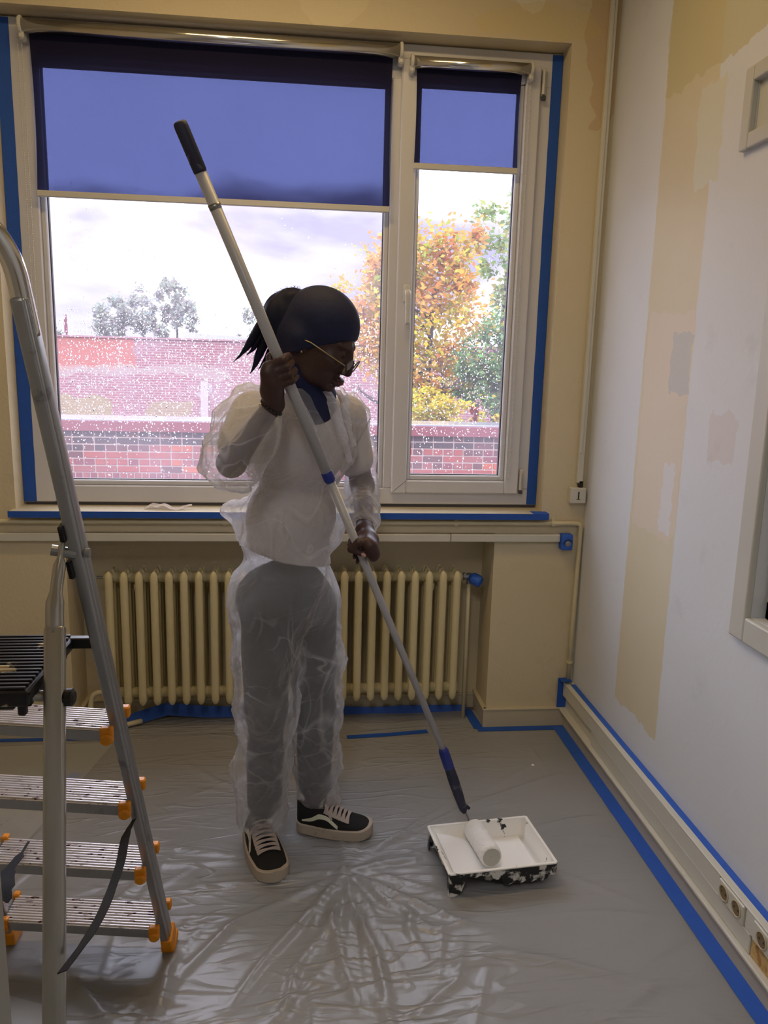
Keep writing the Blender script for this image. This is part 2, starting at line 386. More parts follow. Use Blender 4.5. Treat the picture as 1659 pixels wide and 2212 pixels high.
m_plaster = mat_plaster(); m_patched = mat_patched()
m_pvc = M('white_pvc', (208, 208, 212), .32, var=.03)
m_pvc_line = M('grey_gasket', (70, 68, 74), .6)
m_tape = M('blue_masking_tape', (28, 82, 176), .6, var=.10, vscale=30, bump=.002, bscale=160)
m_tape_lit = M('blue_masking_tape_lit', (44, 96, 196), .6, var=.10, vscale=30, bump=.002, bscale=160)  # lighter copy of the tape, brightness of lit strips put into the colour
m_blind = mat_blind()
m_alu_tube = M('polished_aluminium', (220, 218, 214), .18, 1.0, var=.05)
m_plastic = M('white_plastic', (205, 203, 196), .35, var=.03)
m_creamgloss = M('cream_gloss_paint', (212, 202, 168), .30, var=.05, vscale=6, bump=.002, bscale=30)
m_radiator = M('radiator_enamel', (216, 204, 160), .30, var=.05, vscale=20)
m_trunking = M('trunking_plastic', (208, 206, 194), .38, var=.03)
m_skirting = M('skirting_paint', (196, 186, 160), .45, var=.06, vscale=4)
m_floor = M('brown_linoleum', (120, 100, 76), .5, var=.15, vscale=5)
m_ceiling = M('ceiling_paint', (214, 198, 150), .8, var=.04)
m_sheet = mat_sheet()
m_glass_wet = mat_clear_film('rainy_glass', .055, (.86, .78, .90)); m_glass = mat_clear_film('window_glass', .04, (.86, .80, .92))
def mat_drop():
    t = NT('rain_water'); g = t.N('ShaderNodeBsdfGlass'); g.inputs['IOR'].default_value = 1.33; g.inputs['Roughness'].default_value = .02
    w = t.N('ShaderNodeBsdfTranslucent'); w.inputs[0].default_value = (.95, .95, 1, 1); m = t.N('ShaderNodeMixShader'); m.inputs[0].default_value = .2  # white share painted in for the sparkle of backlit drops
    t.L(g.outputs[0], m.inputs[1]); t.L(w.outputs[0], m.inputs[2])
    return t.done(m.outputs[0])
m_drop = mat_drop()
m_suit = mat_thin('thin_white_nonwoven', (232, 230, 232), .31, .55, graze=.80, bumpd=.012, bsc=9, fold=.34)
m_cloth_white = M('white_cotton', (196, 190, 188), .85, var=.04, bump=.004, bscale=14)
m_trousers = M('charcoal_denim', (48, 53, 58), .85, var=.15, vscale=10, bump=.008, bscale=9)
m_skin = M('dark_brown_skin', (62, 38, 34), .50, var=.08, vscale=20, bump=.0008, bscale=120)
m_navy = M('navy_cotton', (16, 26, 66), .8, var=.15, bump=.002, bscale=60)
m_wrap = M('navy_headwrap', (17, 24, 58), .75, var=.2, bump=.003, bscale=40)
m_hair = M('black_hair', (15, 18, 40), .65, var=.2, spec=.25)
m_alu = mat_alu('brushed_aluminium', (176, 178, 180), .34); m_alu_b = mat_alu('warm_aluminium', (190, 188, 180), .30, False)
m_tread = mat_tread()
m_yellow = M('yellow_plastic', (236, 150, 20), .45, var=.08)
m_black = M('black_plastic', (22, 22, 24), .40, var=.2)
m_platform = mat_splash('paint_spotted_black', (34, 36, 42), (196, 182, 148), 14, .62, .65, .35)
m_webbing = M('black_webbing', (28, 27, 32), .8, var=.15, bump=.002, bscale=300)
m_pole = M('pale_pole_enamel', (176, 175, 176), .35, var=.05)
m_bluepl = M('blue_plastic', (24, 44, 130), .45, var=.12, dirt=(160, 168, 180), dscale=30, dlo=.66, dhi=.72)
m_grip = mat_splash('worn_blue_grip', (30, 34, 58), (140, 142, 146), 22, .56, .72, .6)
m_paint = M('wet_white_paint', (250, 250, 249), .18, var=.01, bump=.0015, bscale=18)
m_tray = mat_splash('paint_crusted_tray', (246, 245, 240), (30, 34, 36), 16, .63, .66, .35)
m_tray_out = mat_splash('paint_crusted_black_tray', (26, 30, 32), (222, 220, 212), 26, .52, .60, .4)
m_fleece = M('roller_fleece', (246, 246, 244), .9, var=.05, vscale=40, bump=.006, bscale=140)
m_steel = M('steel_wire', (150, 150, 150), .35, .9)

# ------------------------------------------------------------------ room shell
Dw, XR, XL, YF, HC = 3.05, 1.165, -2.2, -2.6, 3.12
WX0, WX1, WZ0, WZ1 = -1.107, 0.984, 0.935, 2.725      # window opening
NX0, NX1, NZ1, NY = -0.93, 0.79, 0.86, 3.25           # radiator niche
def struct(o): o['kind'] = 'structure'; return o
bm = bmesh.new()
TH = .30
for lo, hi in (((XL-.2, Dw, WZ1), (XR+.2, Dw+TH, HC)), ((XL-.2, Dw, 0), (NX0, Dw+TH, WZ0)), ((NX1, Dw, 0), (XR+.2, Dw+TH, WZ0)),
               ((XL-.2, Dw, WZ0), (WX0, Dw+TH, WZ1)), ((WX1, Dw, WZ0), (XR+.2, Dw+TH, WZ1)), ((NX0, Dw, NZ1), (NX1, Dw+TH, WZ0)), ((NX0, NY, 0), (NX1, Dw+TH, NZ1))):
    box(bm, lo, hi)
bmesh.ops.remove_doubles(bm, verts=bm.verts, dist=1e-5)
wall_back = struct(obj('wall_back', bm, m_plaster, recalc=False))
# right wall with two framed openings
U = (1.48, 2.05, 2.150, 2.275)      # upper opening y0,y1,z0,z1 (inside its frame)
Lw = (.95, 1.815, .905, 2.00)
bm = bmesh.new()
x0, x1 = XR, XR+.16
ys = sorted({YF, U[0], U[1], Lw[0], Lw[1], Dw}); zs = sorted({0, U[2], U[3], Lw[2], Lw[3], HC})
for i in range(len(ys)-1):
    for j in range(len(zs)-1):
        yc, zc = (ys[i]+ys[i+1])/2, (zs[j]+zs[j+1])/2
        if (U[0] < yc < U[1] and U[2] < zc < U[3]) or (Lw[0] < yc < Lw[1] and Lw[2] < zc < Lw[3]): continue
        box(bm, (x0, ys[i], zs[j]), (x1, ys[i+1], zs[j+1]))
struct(obj('wall_right', bm, m_patched, recalc=False))
for nm, lo, hi, mm in (('wall_left', (XL-.15, YF, 0), (XL, Dw, HC), m_plaster), ('wall_front', (XL-.15, YF-.15, 0), (XR+.16, YF, HC), m_patched),
                       ('floor', (XL-.15, YF-.15, -.12), (XR+.16, Dw+TH, 0), m_floor), ('ceiling', (XL-.15, YF-.15, HC), (XR+.16, Dw+TH, HC+.12), m_ceiling)):
    bm = bmesh.new(); box(bm, lo, hi); struct(obj(nm, bm, mm))

# ------------------------------------------------------------------ window
FY = 3.14                                                   # face of the outer frame
win = empty('window_1', (0, FY, WZ0), kind='structure')
GX0, GX1, GZ0, GZ1 = -.965, .306, 1.050, 2.575               # fixed pane
SX0, SX1, SZ0, SZ1 = .359, .896, 1.012, 2.664               # opening sash
HX0, HX1, HZ0, HZ1 = .436, .816, 1.086, 2.580               # its glass
def ring(bm, x0, x1, z0, z1, X0, X1, Z0, Z1, y0, y1, bev=.003):
    """picture-frame of four mitred-looking members: inner rect x0..z1, outer rect X0..Z1"""
    for lo, hi in (((X0, y0, Z0), (x0, y1, Z1)), ((x1, y0, Z0), (X1, y1, Z1)), ((x0, y0, Z0), (x1, y1, z0)), ((x0, y0, z1), (x1, y1, Z1))):
        box(bm, lo, hi, bev)
bm = bmesh.new()
box(bm, (WX0, FY, .962), (-.985, FY+.07, WZ1-.005), .004); box(bm, (.326, FY, 1.03), (.42, FY+.07, 2.60), .004)
box(bm, (.88, FY, 1.03), (WX1, FY+.07, 2.60), .004); box(bm, (-.985, FY, .962), (WX1, FY+.07, 1.03), .004)
box(bm, (-.985, FY, 2.595), (WX1, FY+.07, WZ1-.005), .004)
obj('frame', bm, m_pvc, win)
bm = bmesh.new(); ring(bm, GX0, GX1, GZ0, GZ1, -.985, .326, 1.03, 2.595, FY+.012, FY+.05, .004); obj('glazing_bead', bm, m_pvc, win)
bm = bmesh.new(); ring(bm, GX0+.004, GX1-.004, GZ0+.004, GZ1-.004, GX0, GX1, GZ0, GZ1, FY+.030, FY+.046, 0); obj('gasket', bm, m_pvc_line, win)
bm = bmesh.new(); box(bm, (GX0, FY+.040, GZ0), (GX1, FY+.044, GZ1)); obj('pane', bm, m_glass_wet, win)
bm = bmesh.new()
ring(bm, .450-.028, HX1+.02, HZ0-.02, HZ1+.02, SX0, SX1, SZ0, SZ1, FY-.022, FY+.04, .005)
sash = obj('sash', bm, m_pvc, win)
bm = bmesh.new(); ring(bm, HX0, HX1, HZ0, HZ1, .422, HX1+.02, HZ0-.02, HZ1+.02, FY-.008, FY+.03, .004); obj('glazing_bead', bm, m_pvc, sash)
bm = bmesh.new(); ring(bm, HX0+.004, HX1-.004, HZ0+.004, HZ1-.004, HX0, HX1, HZ0, HZ1, FY+.010, FY+.026, 0); obj('gasket', bm, m_pvc_line, sash)
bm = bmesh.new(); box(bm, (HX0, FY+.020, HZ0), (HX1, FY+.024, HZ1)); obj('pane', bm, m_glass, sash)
# mitre line at the sash corner
bm = bmesh.new(); beam(bm, (SX0+.002, FY-.0225, SZ0+.002), (.420, FY-.0225, HZ0-.022), .0015, .001); obj('mitre_joint', bm, m_pvc_line, sash)
# handle
hb = bmesh.new(); box(hb, (.386, FY-.036, 1.775), (.412, FY-.022, 1.845), .006, seg=2)
tube(hb, [(.399, FY-.03, 1.812), (.399, FY-.052, 1.812), (.399, FY-.060, 1.806)], .009, 12)
tube(hb, spline([(.399, FY-.056, 1.818), (.3995, FY-.063, 1.80), (.401, FY-.062, 1.75), (.402, FY-.060, 1.69)], 5), [.010]*5+[.0095]*5+[.0085]*6, 12, sx=1.15)
obj('handle', hb, m_plastic, sash, True)
for z0, z1 in ((2.555, 2.660), (1.022, 1.115)):
    bm = bmesh.new(); box(bm, (SX1+.004, FY-.02, z0), (SX1+.021, FY, z1), .004); tube(bm, [(SX1+.008, FY-.024, z0+.01), (SX1+.008, FY-.024, z1-.015)], .006, 10)
    h = obj('hinge', bm, m_plastic, win)
    bm = bmesh.new(); box(bm, (SX1+.002, FY-.031, z0-.008 if z0 < 2 else z0-.012), (SX1+.018, FY-.018, z0+.006), .002); obj('pivot_pin', bm, m_pvc_line, h)
# rain on the outside of the glass
def drops(name, x0, x1, z0, z1, y, n, zf, parent):
    vs, fs = [], []
    for _ in range(n):
        while True:
            x = random.uniform(x0, x1); u = random.random(); z = z0+(z1-z0)*u
            if random.random() < zf(u, (x-x0)/(x1-x0), x, z): break
        r = random.choice((.0011, .0014, .0018, .0022, .0028)); ez = r*random.uniform(1, 1.6); b = len(vs); tl = random.uniform(-.5, .5)
        for k in range(6):
            a = k*PI/3+tl; vs.append((x+math.cos(a)*r, y, z+math.sin(a)*ez))
        for k in range(6):
            a = k*PI/3+tl; vs.append((x+math.cos(a)*r*.62, y+r*.55, z+math.sin(a)*ez*.62))
        vs.append((x, y+r*.75, z))
        for k in range(6):
            k2 = (k+1) % 6; fs.append((b+k, b+k2, b+6+k2, b+6+k)); fs.append((b+6+k, b+6+k2, b+12))
        fs.append((b+5, b+4, b+3, b+2, b+1, b))
    o = pydata(name, vs, fs, m_drop, parent, True); o['kind'] = 'stuff'
def zfl(u, v, x, z):
    c = noise.noise(Vector((x*4, z*4, 1.7)))
    if z > 2.0: return .03
    if z > 1.72: return .10+.1*c
    if z > 1.28: return 1.0+.3*c
    if z > 1.20: return .55+.3*c
    return .16
drops('rain_drops', GX0+.01, GX1-.01, GZ0+.01, 2.2, FY+.0442, 5400, zfl, win)
drops('rain_drops', HX0+.01, HX1-.01, HZ0+.01, 2.2, FY+.0242, 900, lambda u, v, x, z: (.9 if z < 1.65 else .15) if z > 1.25 else .3, win)
# sill board
bm = bmesh.new(); box(bm, (WX0-.012, 3.004, .926), (WX1+.014, 3.20, .950), .003)
struct(obj('window_sill', bm, m_skirting))
bm = bmesh.new(); box(bm, (-1.10, FY+.005, .950), (.98, FY+.03, .963)); obj('shadow_gap_strip', bm, m_pvc_line, win)

# ------------------------------------------------------------------ roller blinds
def blind(name, label, x0, x1, ztube, zbot, fx0, fx1, Y, rad, chain_x, chain_z0):
    b = empty(name, ((x0+x1)/2, Y, ztube), label, 'roller blind')
    bm = bmesh.new(); tube(bm, [(x0+.006, Y, ztube), (x1-.006, Y, ztube)], rad, 28); obj('roller_tube', bm, m_alu_tube, b, True)
    for x, s in ((x0, -1), (x1, 1)):
        bm = bmesh.new(); lathe(bm, (x-.006, Y, ztube), (1, 0, 0), [(rad*1.18, 0), (rad*1.3, .003), (rad*1.3, .009), (rad*1.15, .012)], 24)
        box(bm, (x-.006, Y-.004, ztube-rad*1.1), (x+.006, FY-.001, ztube+rad*1.1), .003)
        box(bm, (x-.010, Y-.012, ztube-rad*1.9), (x+.010, Y+.03, ztube-rad*.6), .006)
        obj('bracket', bm, m_plastic, b)
    n = 40; vs, fs = [], []
    ys = Y-rad+.002
    for j in range(13):
        for i in range(n+1):
            u = i/n; v = j/12
            x = fx0+(fx1-fx0)*u
            edge = math.exp(-((u)/.035)**2)+math.exp(-((1-u)/.035)**2)
            yy = Y+rad-.002 + .010*math.sin(PI*v)*edge*.8 + .0025*math.sin(u*21+v*3)*math.sin(PI*v)
            z = ztube+(zbot-ztube)*v
            vs.append((x + (.004*math.sin(PI*v)*(1 if u < .5 else -1))*edge, yy, z))
    for j in range(12):
        for i in range(n):
            a = j*(n+1)+i; fs.append((a, a+1, a+n+2, a+n+1))
    f = pydata('fabric', vs, fs, m_blind, b, True)
    bm = bmesh.new(); box(bm, (fx0-.002, Y+rad-.010, zbot-.022), (fx1+.002, Y+rad+.004, zbot+.001), .003); obj('bottom_bar', bm, m_plastic, b)
    # bead chain loop
    bm = bmesh.new(); zt = ztube-rad; L = zt-chain_z0; k = 0; path = []
    for s in (-1, 1):
        z = zt
        while z > chain_z0+.012: path.append((chain_x+s*.007, Y+.02, z)); z -= .0085
    for a in range(1, 8): path.append((chain_x-.007*math.cos(a*PI/8), Y+.02, chain_z0+.012-.012*math.sin(a*PI/8)))
    for p in path: bmesh.ops.create_icosphere(bm, subdivisions=1, radius=.0027, matrix=Matrix.Translation(p))
    for s in (-1, 1): tube(bm, [(chain_x+s*.007, Y+.02, zt), (chain_x+s*.007, Y+.02, chain_z0+.012)], .0008, 5)
    obj('bead_chain', bm, m_plastic, b)
    return b
blind('roller_blind', 'wide translucent blue roller blind half lowered over the large fixed window pane', -.998, .350, 2.672, 2.130, -.980, .322, 3.088, .024, -1.012, 1.45)
blind('roller_blind', 'narrow blue roller blind lowered over the opening sash of the window', .392, .846, 2.640, 2.292, .412, .816, 3.088, .021, .846, 1.085)

# ------------------------------------------------------------------ trunking, pipes, skirting on the back wall
def single(name, bm, m, label, cat, smooth=False, group=None): return props(obj(name, bm, m, None, smooth), label, cat, group)
bm = bmesh.new(); tube(bm, spline([(XL, 3.036, .903), (-.5, 3.036, .903), (.5, 3.036, .904), (1.128, 3.036, .904)], 3) + spline([(1.140, 3.036, .902), (1.147, 3.036, .894), (1.150, 3.036, .878)], 4) + [(1.146, 3.034, .5), (1.142, 3.034, .205)], .0095, 12)
pipe = single('heating_pipe', bm, m_creamgloss, 'thin cream painted pipe running under the window sill and down the right corner', 'pipe', True)
for x in (-.31, .62, 1.03):
    bm = bmesh.new(); tube(bm, [(x-.008, 3.036, .903), (x+.008, 3.036, .903)], .0125, 12); box(bm, (x-.006, 3.036, .912), (x+.006, 3.05, .922)); obj('pipe_clip', bm, m_creamgloss, pipe)
bm = bmesh.new(); tube(bm, [(1.1432, 3.034, .292), (1.1432, 3.034, .300)], .014, 12); obj('pipe_clip', bm, m_creamgloss, pipe)
bm = bmesh.new(); box(bm, (XL, 3.026, .826), (.60, 3.05, .858), .003); box(bm, (.602, 3.0255, .826), (1.062, 3.05, .858), .003)
single('cable_trunking', bm, m_trunking, 'flat cream cable trunking on the wall below the window sill', 'trunking')
bm = bmesh.new(); box(bm, (1.118, 3.03, 1.075), (1.143, 3.05, HC), .002); box(bm, (1.118, 3.026, 1.20), (1.130, 3.03, HC), .001)
single('corner_trunking', bm, m_trunking, 'narrow cream trunking running up the corner beside the right wall', 'trunking')
jb = empty('junction_box', (1.122, 3.05, 1.024), 'small cream junction box with a black numeral one in the corner', 'junction box')
bm = bmesh.new(); box(bm, (1.090, 3.018, .992), (1.156, 3.05, 1.056), .003, seg=2); obj('lid', bm, m_trunking, jb)
bm = bmesh.new(); box(bm, (1.128, 3.03, 1.056), (1.144, 3.05, 1.082)); obj('cable_entry', bm, m_black, jb)
fc = bpy.data.curves.new('numeral', 'FONT'); fc.body = '1'; fc.size = .042; fc.extrude = .0004; fc.align_x = 'CENTER'; fc.align_y = 'CENTER'; fc.offset = .0006
fo = bpy.data.objects.new('numeral_curve', fc); COL.objects.link(fo); bpy.context.view_layer.update()
nme = bpy.data.meshes.new_from_object(fo.evaluated_get(bpy.context.evaluated_depsgraph_get())); bpy.data.objects.remove(fo)
nme.transform(Matrix.Translation((1.124, 3.0172, 1.024)) @ Matrix.Rotation(PI/2, 4, 'X')); nme.materials.clear(); link('numeral', nme, m_black, jb)
bm = bmesh.new(); box(bm, (1.116, 3.0168, 1.008), (1.132, 3.018, 1.0105)); obj('numeral_serif', bm, m_black, jb)

def skirt(bm, pts, h=.085, t=.014, lipm=.006):
    for a, b in zip(pts[:-1], pts[1:]):
        a = Vector(a); b = Vector(b); d = (b-a).normalized(); n = Vector((d.y, -d.x, 0))
        c = (a+b)/2 + n*t/2; beam(bm, (a.x+n.x*t/2, a.y+n.y*t/2, h/2), (b.x+n.x*t/2, b.y+n.y*t/2, h/2), t, h, .0025)
        beam(bm, (a.x+n.x*t/2, a.y+n.y*t/2, h-.004), (b.x+n.x*t/2, b.y+n.y*t/2, h-.004), t+lipm, .010, .003)
bm = bmesh.new(); skirt(bm, [(.776, Dw, 0), (1.150, Dw, 0)]); skirt(bm, [(NX1, NY, 0), (NX1, Dw-.012, 0)]); skirt(bm, [(NX0+.01, NY, 0), (NX1-.01, NY, 0)], .07)
skirt(bm, [(NX0, Dw-.012, 0), (NX0, NY, 0)]); skirt(bm, [(XL, Dw, 0), (NX0+.014, Dw, 0)])
struct(obj('baseboard_back', bm, m_skirting))
bm = bmesh.new(); box(bm, (1.132, YF, 0), (XR, Dw, .074), .003); struct(obj('baseboard_right', bm, m_skirting))

# dado duct on the right wall
duct = empty('wall_duct', (1.145, 1.5, .14), 'long white cable duct running along the foot of the right wall', 'cable duct')
bm = bmesh.new(); box(bm, (1.140, YF, .074), (XR, Dw-.002, .205), .002); box(bm, (1.113, YF, .072), (1.142, Dw-.01, .084), .003); box(bm, (1.122, YF, .198), (1.142, Dw-.015, .205), .002)
obj('duct_body', bm, m_trunking, duct)
bm = bmesh.new(); box(bm, (1.124, 1.750, .142), (1.141, Dw-.015, .199), .002); obj('duct_cover', bm, m_trunking, duct)
bm = bmesh.new(); box(bm, (1.124, 1.27, .142), (1.141, 1.625, .199), .002); obj('duct_cover', bm, m_trunking, duct)
bm = bmesh.new(); box(bm, (1.124, YF, .142), (1.141, 1.265, .199), .002); obj('duct_cover', bm, m_trunking, duct)
bm = bmesh.new(); box(bm, (1.127, 1.60, .085), (1.141, 2.70, .139), .002); box(bm, (1.125, 1.60, .134), (1.141, 2.70, .1405), .002); obj('lower_cover', bm, m_trunking, duct)
m_ply = mat_splash('bare_chipboard', (206, 172, 112), (166, 122, 70), 38, .45, .60, .8)
bm = bmesh.new(); box(bm, (1.130, 1.38, .085), (1.141, 1.597, .139), .001); obj('chipboard_patch', bm, m_ply, duct)['label'] = 'bare chipboard patch'
bm = bmesh.new(); box(bm, (1.127, YF, .085), (1.141, 1.378, .139), .002); obj('lower_cover', bm, m_trunking, duct)
m_sock = M('aged_socket_plastic', (200, 190, 160), .4, var=.05); m_sockin = M('socket_well', (120, 104, 74), .5)
def sock(y0, y1, cys):
    bm = bmesh.new(); box(bm, (1.119, y0, .143), (1.141, y1, .198), .003); s = obj('socket', bm, m_trunking, duct)
    for cy in cys:
        bm = bmesh.new(); lathe(bm, (1.1185, cy, .171), (-1, 0, 0), [(.021, -.001), (.0225, .0015), (.0195, .0025), (.0185, -.0005)], 24); obj('socket_ring', bm, m_sock, s)
        bm = bmesh.new(); lathe(bm, (1.1184, cy, .171), (-1, 0, 0), [(.0185, -.001), (.0183, .0003)], 24); obj('socket_well', bm, m_sockin, s)
        bm = bmesh.new(); tube(bm, [(1.1175, cy-.009, .171), (1.120, cy-.009, .171)], .003, 8); tube(bm, [(1.1175, cy+.009, .171), (1.120, cy+.009, .171)], .003, 8); obj('contact_hole', bm, m_black, s)
sock(1.628, 1.747, (1.718, 1.658)); 
sock(1.505, 1.585, (1.545,))

# ------------------------------------------------------------------ masking tape
def tape(bm, label, m=None): return props(obj('masking_tape', bm, m or m_tape, None), label, 'tape')
def strip(bm, pts, w, z, th=.0006, jag=.0015, n=14):
    """tape lying flat through floor points (x,y), slightly uneven edges"""
    P = []
    for a, b in zip(pts[:-1], pts[1:]):
        a = Vector((a[0], a[1], 0)); b = Vector((b[0], b[1], 0)); L = (b-a).length; k = max(2, int(L/.04))
        P += [a+(b-a)*i/k for i in range(k)]
    P.append(Vector((pts[-1][0], pts[-1][1], 0)))
    rings = []
    for i, p in enumerate(P):
        d = (P[min(i+1, len(P)-1)]-P[max(i-1, 0)]).normalized(); s = Vector((d.y, -d.x, 0)); zz = z+.0008*noise.noise(p*9)
        w2 = w/2; j1 = jag*noise.noise(p*30); j2 = jag*noise.noise(p*30+Vector((5, 5, 5)))
        rings.append([bm.verts.new(p+s*(-w2+j1)+Vector((0, 0, zz))), bm.verts.new(p+s*(w2+j2)+Vector((0, 0, zz))), bm.verts.new(p+s*(w2+j2)+Vector((0, 0, zz+th))), bm.verts.new(p+s*(-w2+j1)+Vector((0, 0, zz+th)))])
    for a, b in zip(rings[:-1], rings[1:]):
        for k in range(4): bm.faces.new((a[k], a[(k+1) % 4], b[(k+1) % 4], b[k]))
    bm.faces.new(rings[0][::-1]); bm.faces.new(rings[-1])
def vstrip(bm, x0, x1, y, z0, z1, n=30):
    vs = []
    for i in range(n+1):
        z = z0+(z1-z0)*i/n; j = .0012*noise.noise(Vector((x0*9, 0, z*14))); k = .0012*noise.noise(Vector((x1*9, 3, z*14)))
        vs.append([bm.verts.new((x0+j, y, z)), bm.verts.new((x1+k, y, z)), bm.verts.new((x1+k, y+.001, z)), bm.verts.new((x0+j, y+.001, z))])
    for a, b in zip(vs[:-1], vs[1:]):
        for k in range(4): bm.faces.new((a[k], a[(k+1) % 4], b[(k+1) % 4], b[k]))
    bm.faces.new(vs[0][::-1]); bm.faces.new(vs[-1])
bm = bmesh.new(); vstrip(bm, -1.1055, -1.057, FY-.0012, .964, 2.715); tape(bm, 'tall blue masking tape down the left edge of the window frame')
bm = bmesh.new(); vstrip(bm, .941, .9825, FY-.0012, .964, 2.715); tape(bm, 'tall blue masking tape down the right edge of the window frame')
bm = bmesh.new(); box(bm, (WX0-.014, 3.0025, .9245), (WX1+.016, 3.0038, .9495)); box(bm, (WX1+.0145, 3.003, .9245), (WX1+.0158, 3.05, .9495)); box(bm, (WX1-.05, 3.003, .9502), (WX1+.0155, 3.055, .9512))
tape(bm, 'long blue masking tape along the front edge of the window sill')
SZ = .0035
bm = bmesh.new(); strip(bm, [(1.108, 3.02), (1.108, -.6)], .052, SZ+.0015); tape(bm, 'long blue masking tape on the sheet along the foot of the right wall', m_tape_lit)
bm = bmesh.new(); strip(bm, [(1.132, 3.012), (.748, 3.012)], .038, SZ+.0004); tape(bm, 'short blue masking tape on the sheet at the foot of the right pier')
bm = bmesh.new(); strip(bm, [(.756, 3.02), (.742, 3.215)], .042, SZ+.0008); tape(bm, 'short blue masking tape running back from the pier to the radiator pipe')
bm = bmesh.new()
ribbon(bm, [(-.80, 3.085, .012), (-.70, 3.14, .030), (-.58, 3.19, .045), (-.42, 3.185, .030), (-.25, 3.19, .024), (-.02, 3.19, .022), (.16, 3.19, .016), (.30, 3.195, .012), (.45, 3.19, .014), (.74, 3.20, .010)], [.03, .05, .055, .05, .045, .046, .05, .035, .045, .04], .0012, [(0, .5, .85)]*10)
tape(bm, 'crumpled blue masking tape lying loose below the radiator')
bm = bmesh.new(); strip(bm, [(.185, 2.972), (.36, 2.985), (.53, 3.006)], .030, SZ+.0004); tape(bm, 'lone blue masking tape strip on the sheet in front of the radiator')
bm = bmesh.new(); strip(bm, [(-1.7, 3.02), (-.76, 3.012)], .024, SZ+.0004); tape(bm, 'blue masking tape along the floor at the left foot of the window wall')
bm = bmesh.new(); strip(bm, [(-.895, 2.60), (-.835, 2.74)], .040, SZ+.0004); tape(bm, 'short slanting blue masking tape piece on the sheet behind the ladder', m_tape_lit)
bm = bmesh.new()
for i in range(60):
    y = 3.0-i*.055; box(bm, (1.1425-.0015*abs(noise.noise(Vector((y*5, 0, 0)))), y-.055, .2052), (1.164, y, .2062))
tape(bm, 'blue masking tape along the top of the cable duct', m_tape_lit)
bm = bmesh.new(); box(bm, (1.100, 3.036, .085), (1.150, 3.0375, .222)); box(bm, (1.104, 3.0, .218), (1.150, 3.037, .2195)); tape(bm, 'torn blue masking tape patch on the wall at the far end of the duct')
# taped socket box at the end of the flat trunking
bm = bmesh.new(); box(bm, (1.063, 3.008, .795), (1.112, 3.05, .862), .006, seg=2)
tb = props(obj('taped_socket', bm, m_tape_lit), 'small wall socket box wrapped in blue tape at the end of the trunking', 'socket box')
bm = bmesh.new(); lathe(bm, (1.090, 3.009, .823), (0, -1, 0), [(.012, 0), (.012, .004), (.007, .006)], 16); obj('screw_cap', bm, m_steel, tb)
bm = bmesh.new(); tube(bm, [(1.09+.018*math.cos(a), 3.006, .823+.018*math.sin(a)) for a in [k*.4 for k in range(1, 9)]], .0015, 6); obj('exposed_ring', bm, m_black, tb)

# ------------------------------------------------------------------ radiator
rad = empty('radiator', (-.067, 3.13, .11), 'cream cast iron column radiator in the niche below the window', 'radiator')
RX0, RP, NR = -.778, .0593, 25
def section():
    bm = bmesh.new(); x = RX0
    for y in (3.078, 3.13, 3.182):
        pts = [(x, y, .113), (x, y, .120), (x, y, .134), (x, y, .155), (x, y, .640), (x, y, .668), (x, y, .682), (x, y, .690)]
        tube(bm, pts, [.003, .011, .0165, .0165, .0165, .0165, .011, .003], 10, sx=.80)
    for z in (.652, .152):
        tube(bm, [(x-RP/2, 3.13, z), (x-.012, 3.13, z), (x, 3.13, z), (x+.012, 3.13, z), (x+RP/2, 3.13, z)], [.021, .022, .027, .022, .021], 14)
        beam(bm, (x, 3.078, z), (x, 3.182, z), .018, .046, .005)
        beam(bm, (x, 3.078, z+.010), (x, 3.182, z+.010), .010, .05, .003)
    return obj('section', bm, m_radiator, rad, True)
s0 = section()
for k in range(1, NR):
    c = s0.copy(); COL.objects.link(c); c.parent = rad; c.location = s0.location + Vector((k*RP, 0, 0))
xe = RX0+RP*(NR-1)
bm = bmesh.new(); tube(bm, [(xe+.02, 3.13, .652), (xe+.062, 3.13, .652)], .013, 12); lathe(bm, (xe+.035, 3.13, .652), (1, 0, 0), [(.017, 0), (.017, .012)], 6); tube(bm, [(xe+.062, 3.13, .665), (xe+.062, 3.13, .62)], .011, 12)
obj('valve', bm, m_steel, rad)
bm = bmesh.new(); tube(bm, [(xe+.062, 3.13, .63), (xe+.062, 3.13, .4), (xe+.064, 3.13, .0)], .009, 10); obj('feed_pipe', bm, m_creamgloss, rad, True)
bm = bmesh.new(); lathe(bm, (xe+.062, 3.13, .652), (.75, -.55, -.30), [(.012, .0), (.020, .012), (.025, .018), (.026, .045), (.022, .058), (.012, .062)], 18)
for v in bm.verts: v.co += Vector((noise.noise(v.co*60), noise.noise(v.co*60+Vector((3, 1, 2))), noise.noise(v.co*50)))*.002
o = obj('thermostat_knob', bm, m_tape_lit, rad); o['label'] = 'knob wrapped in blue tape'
bm = bmesh.new(); tube(bm, spline([(RX0-.02, 3.13, .152), (RX0-.075, 3.13, .152), (RX0-.10, 3.125, .13), (RX0-.10, 3.11, .07), (RX0-.06, 3.09, .035), (RX0+.02, 3.09, .022), (RX0+.10, 3.13, .02)], 6), .011, 12); obj('return_pipe', bm, m_creamgloss, rad, True)
bm = bmesh.new(); tube(bm, [(RX0-.03, 3.13, .652), (RX0-.06, 3.13, .652)], .006, 8); obj('bleed_valve', bm, m_steel, rad)
for x in (RX0+1.5*RP+.01, RX0+22.5*RP-.01):
    bm = bmesh.new(); tube(bm, spline([(x, 3.24, .60), (x, 3.12, .60), (x, 3.10, .612), (x, 3.098, .63)], 4), .006, 8); obj('hook', bm, m_creamgloss, rad)

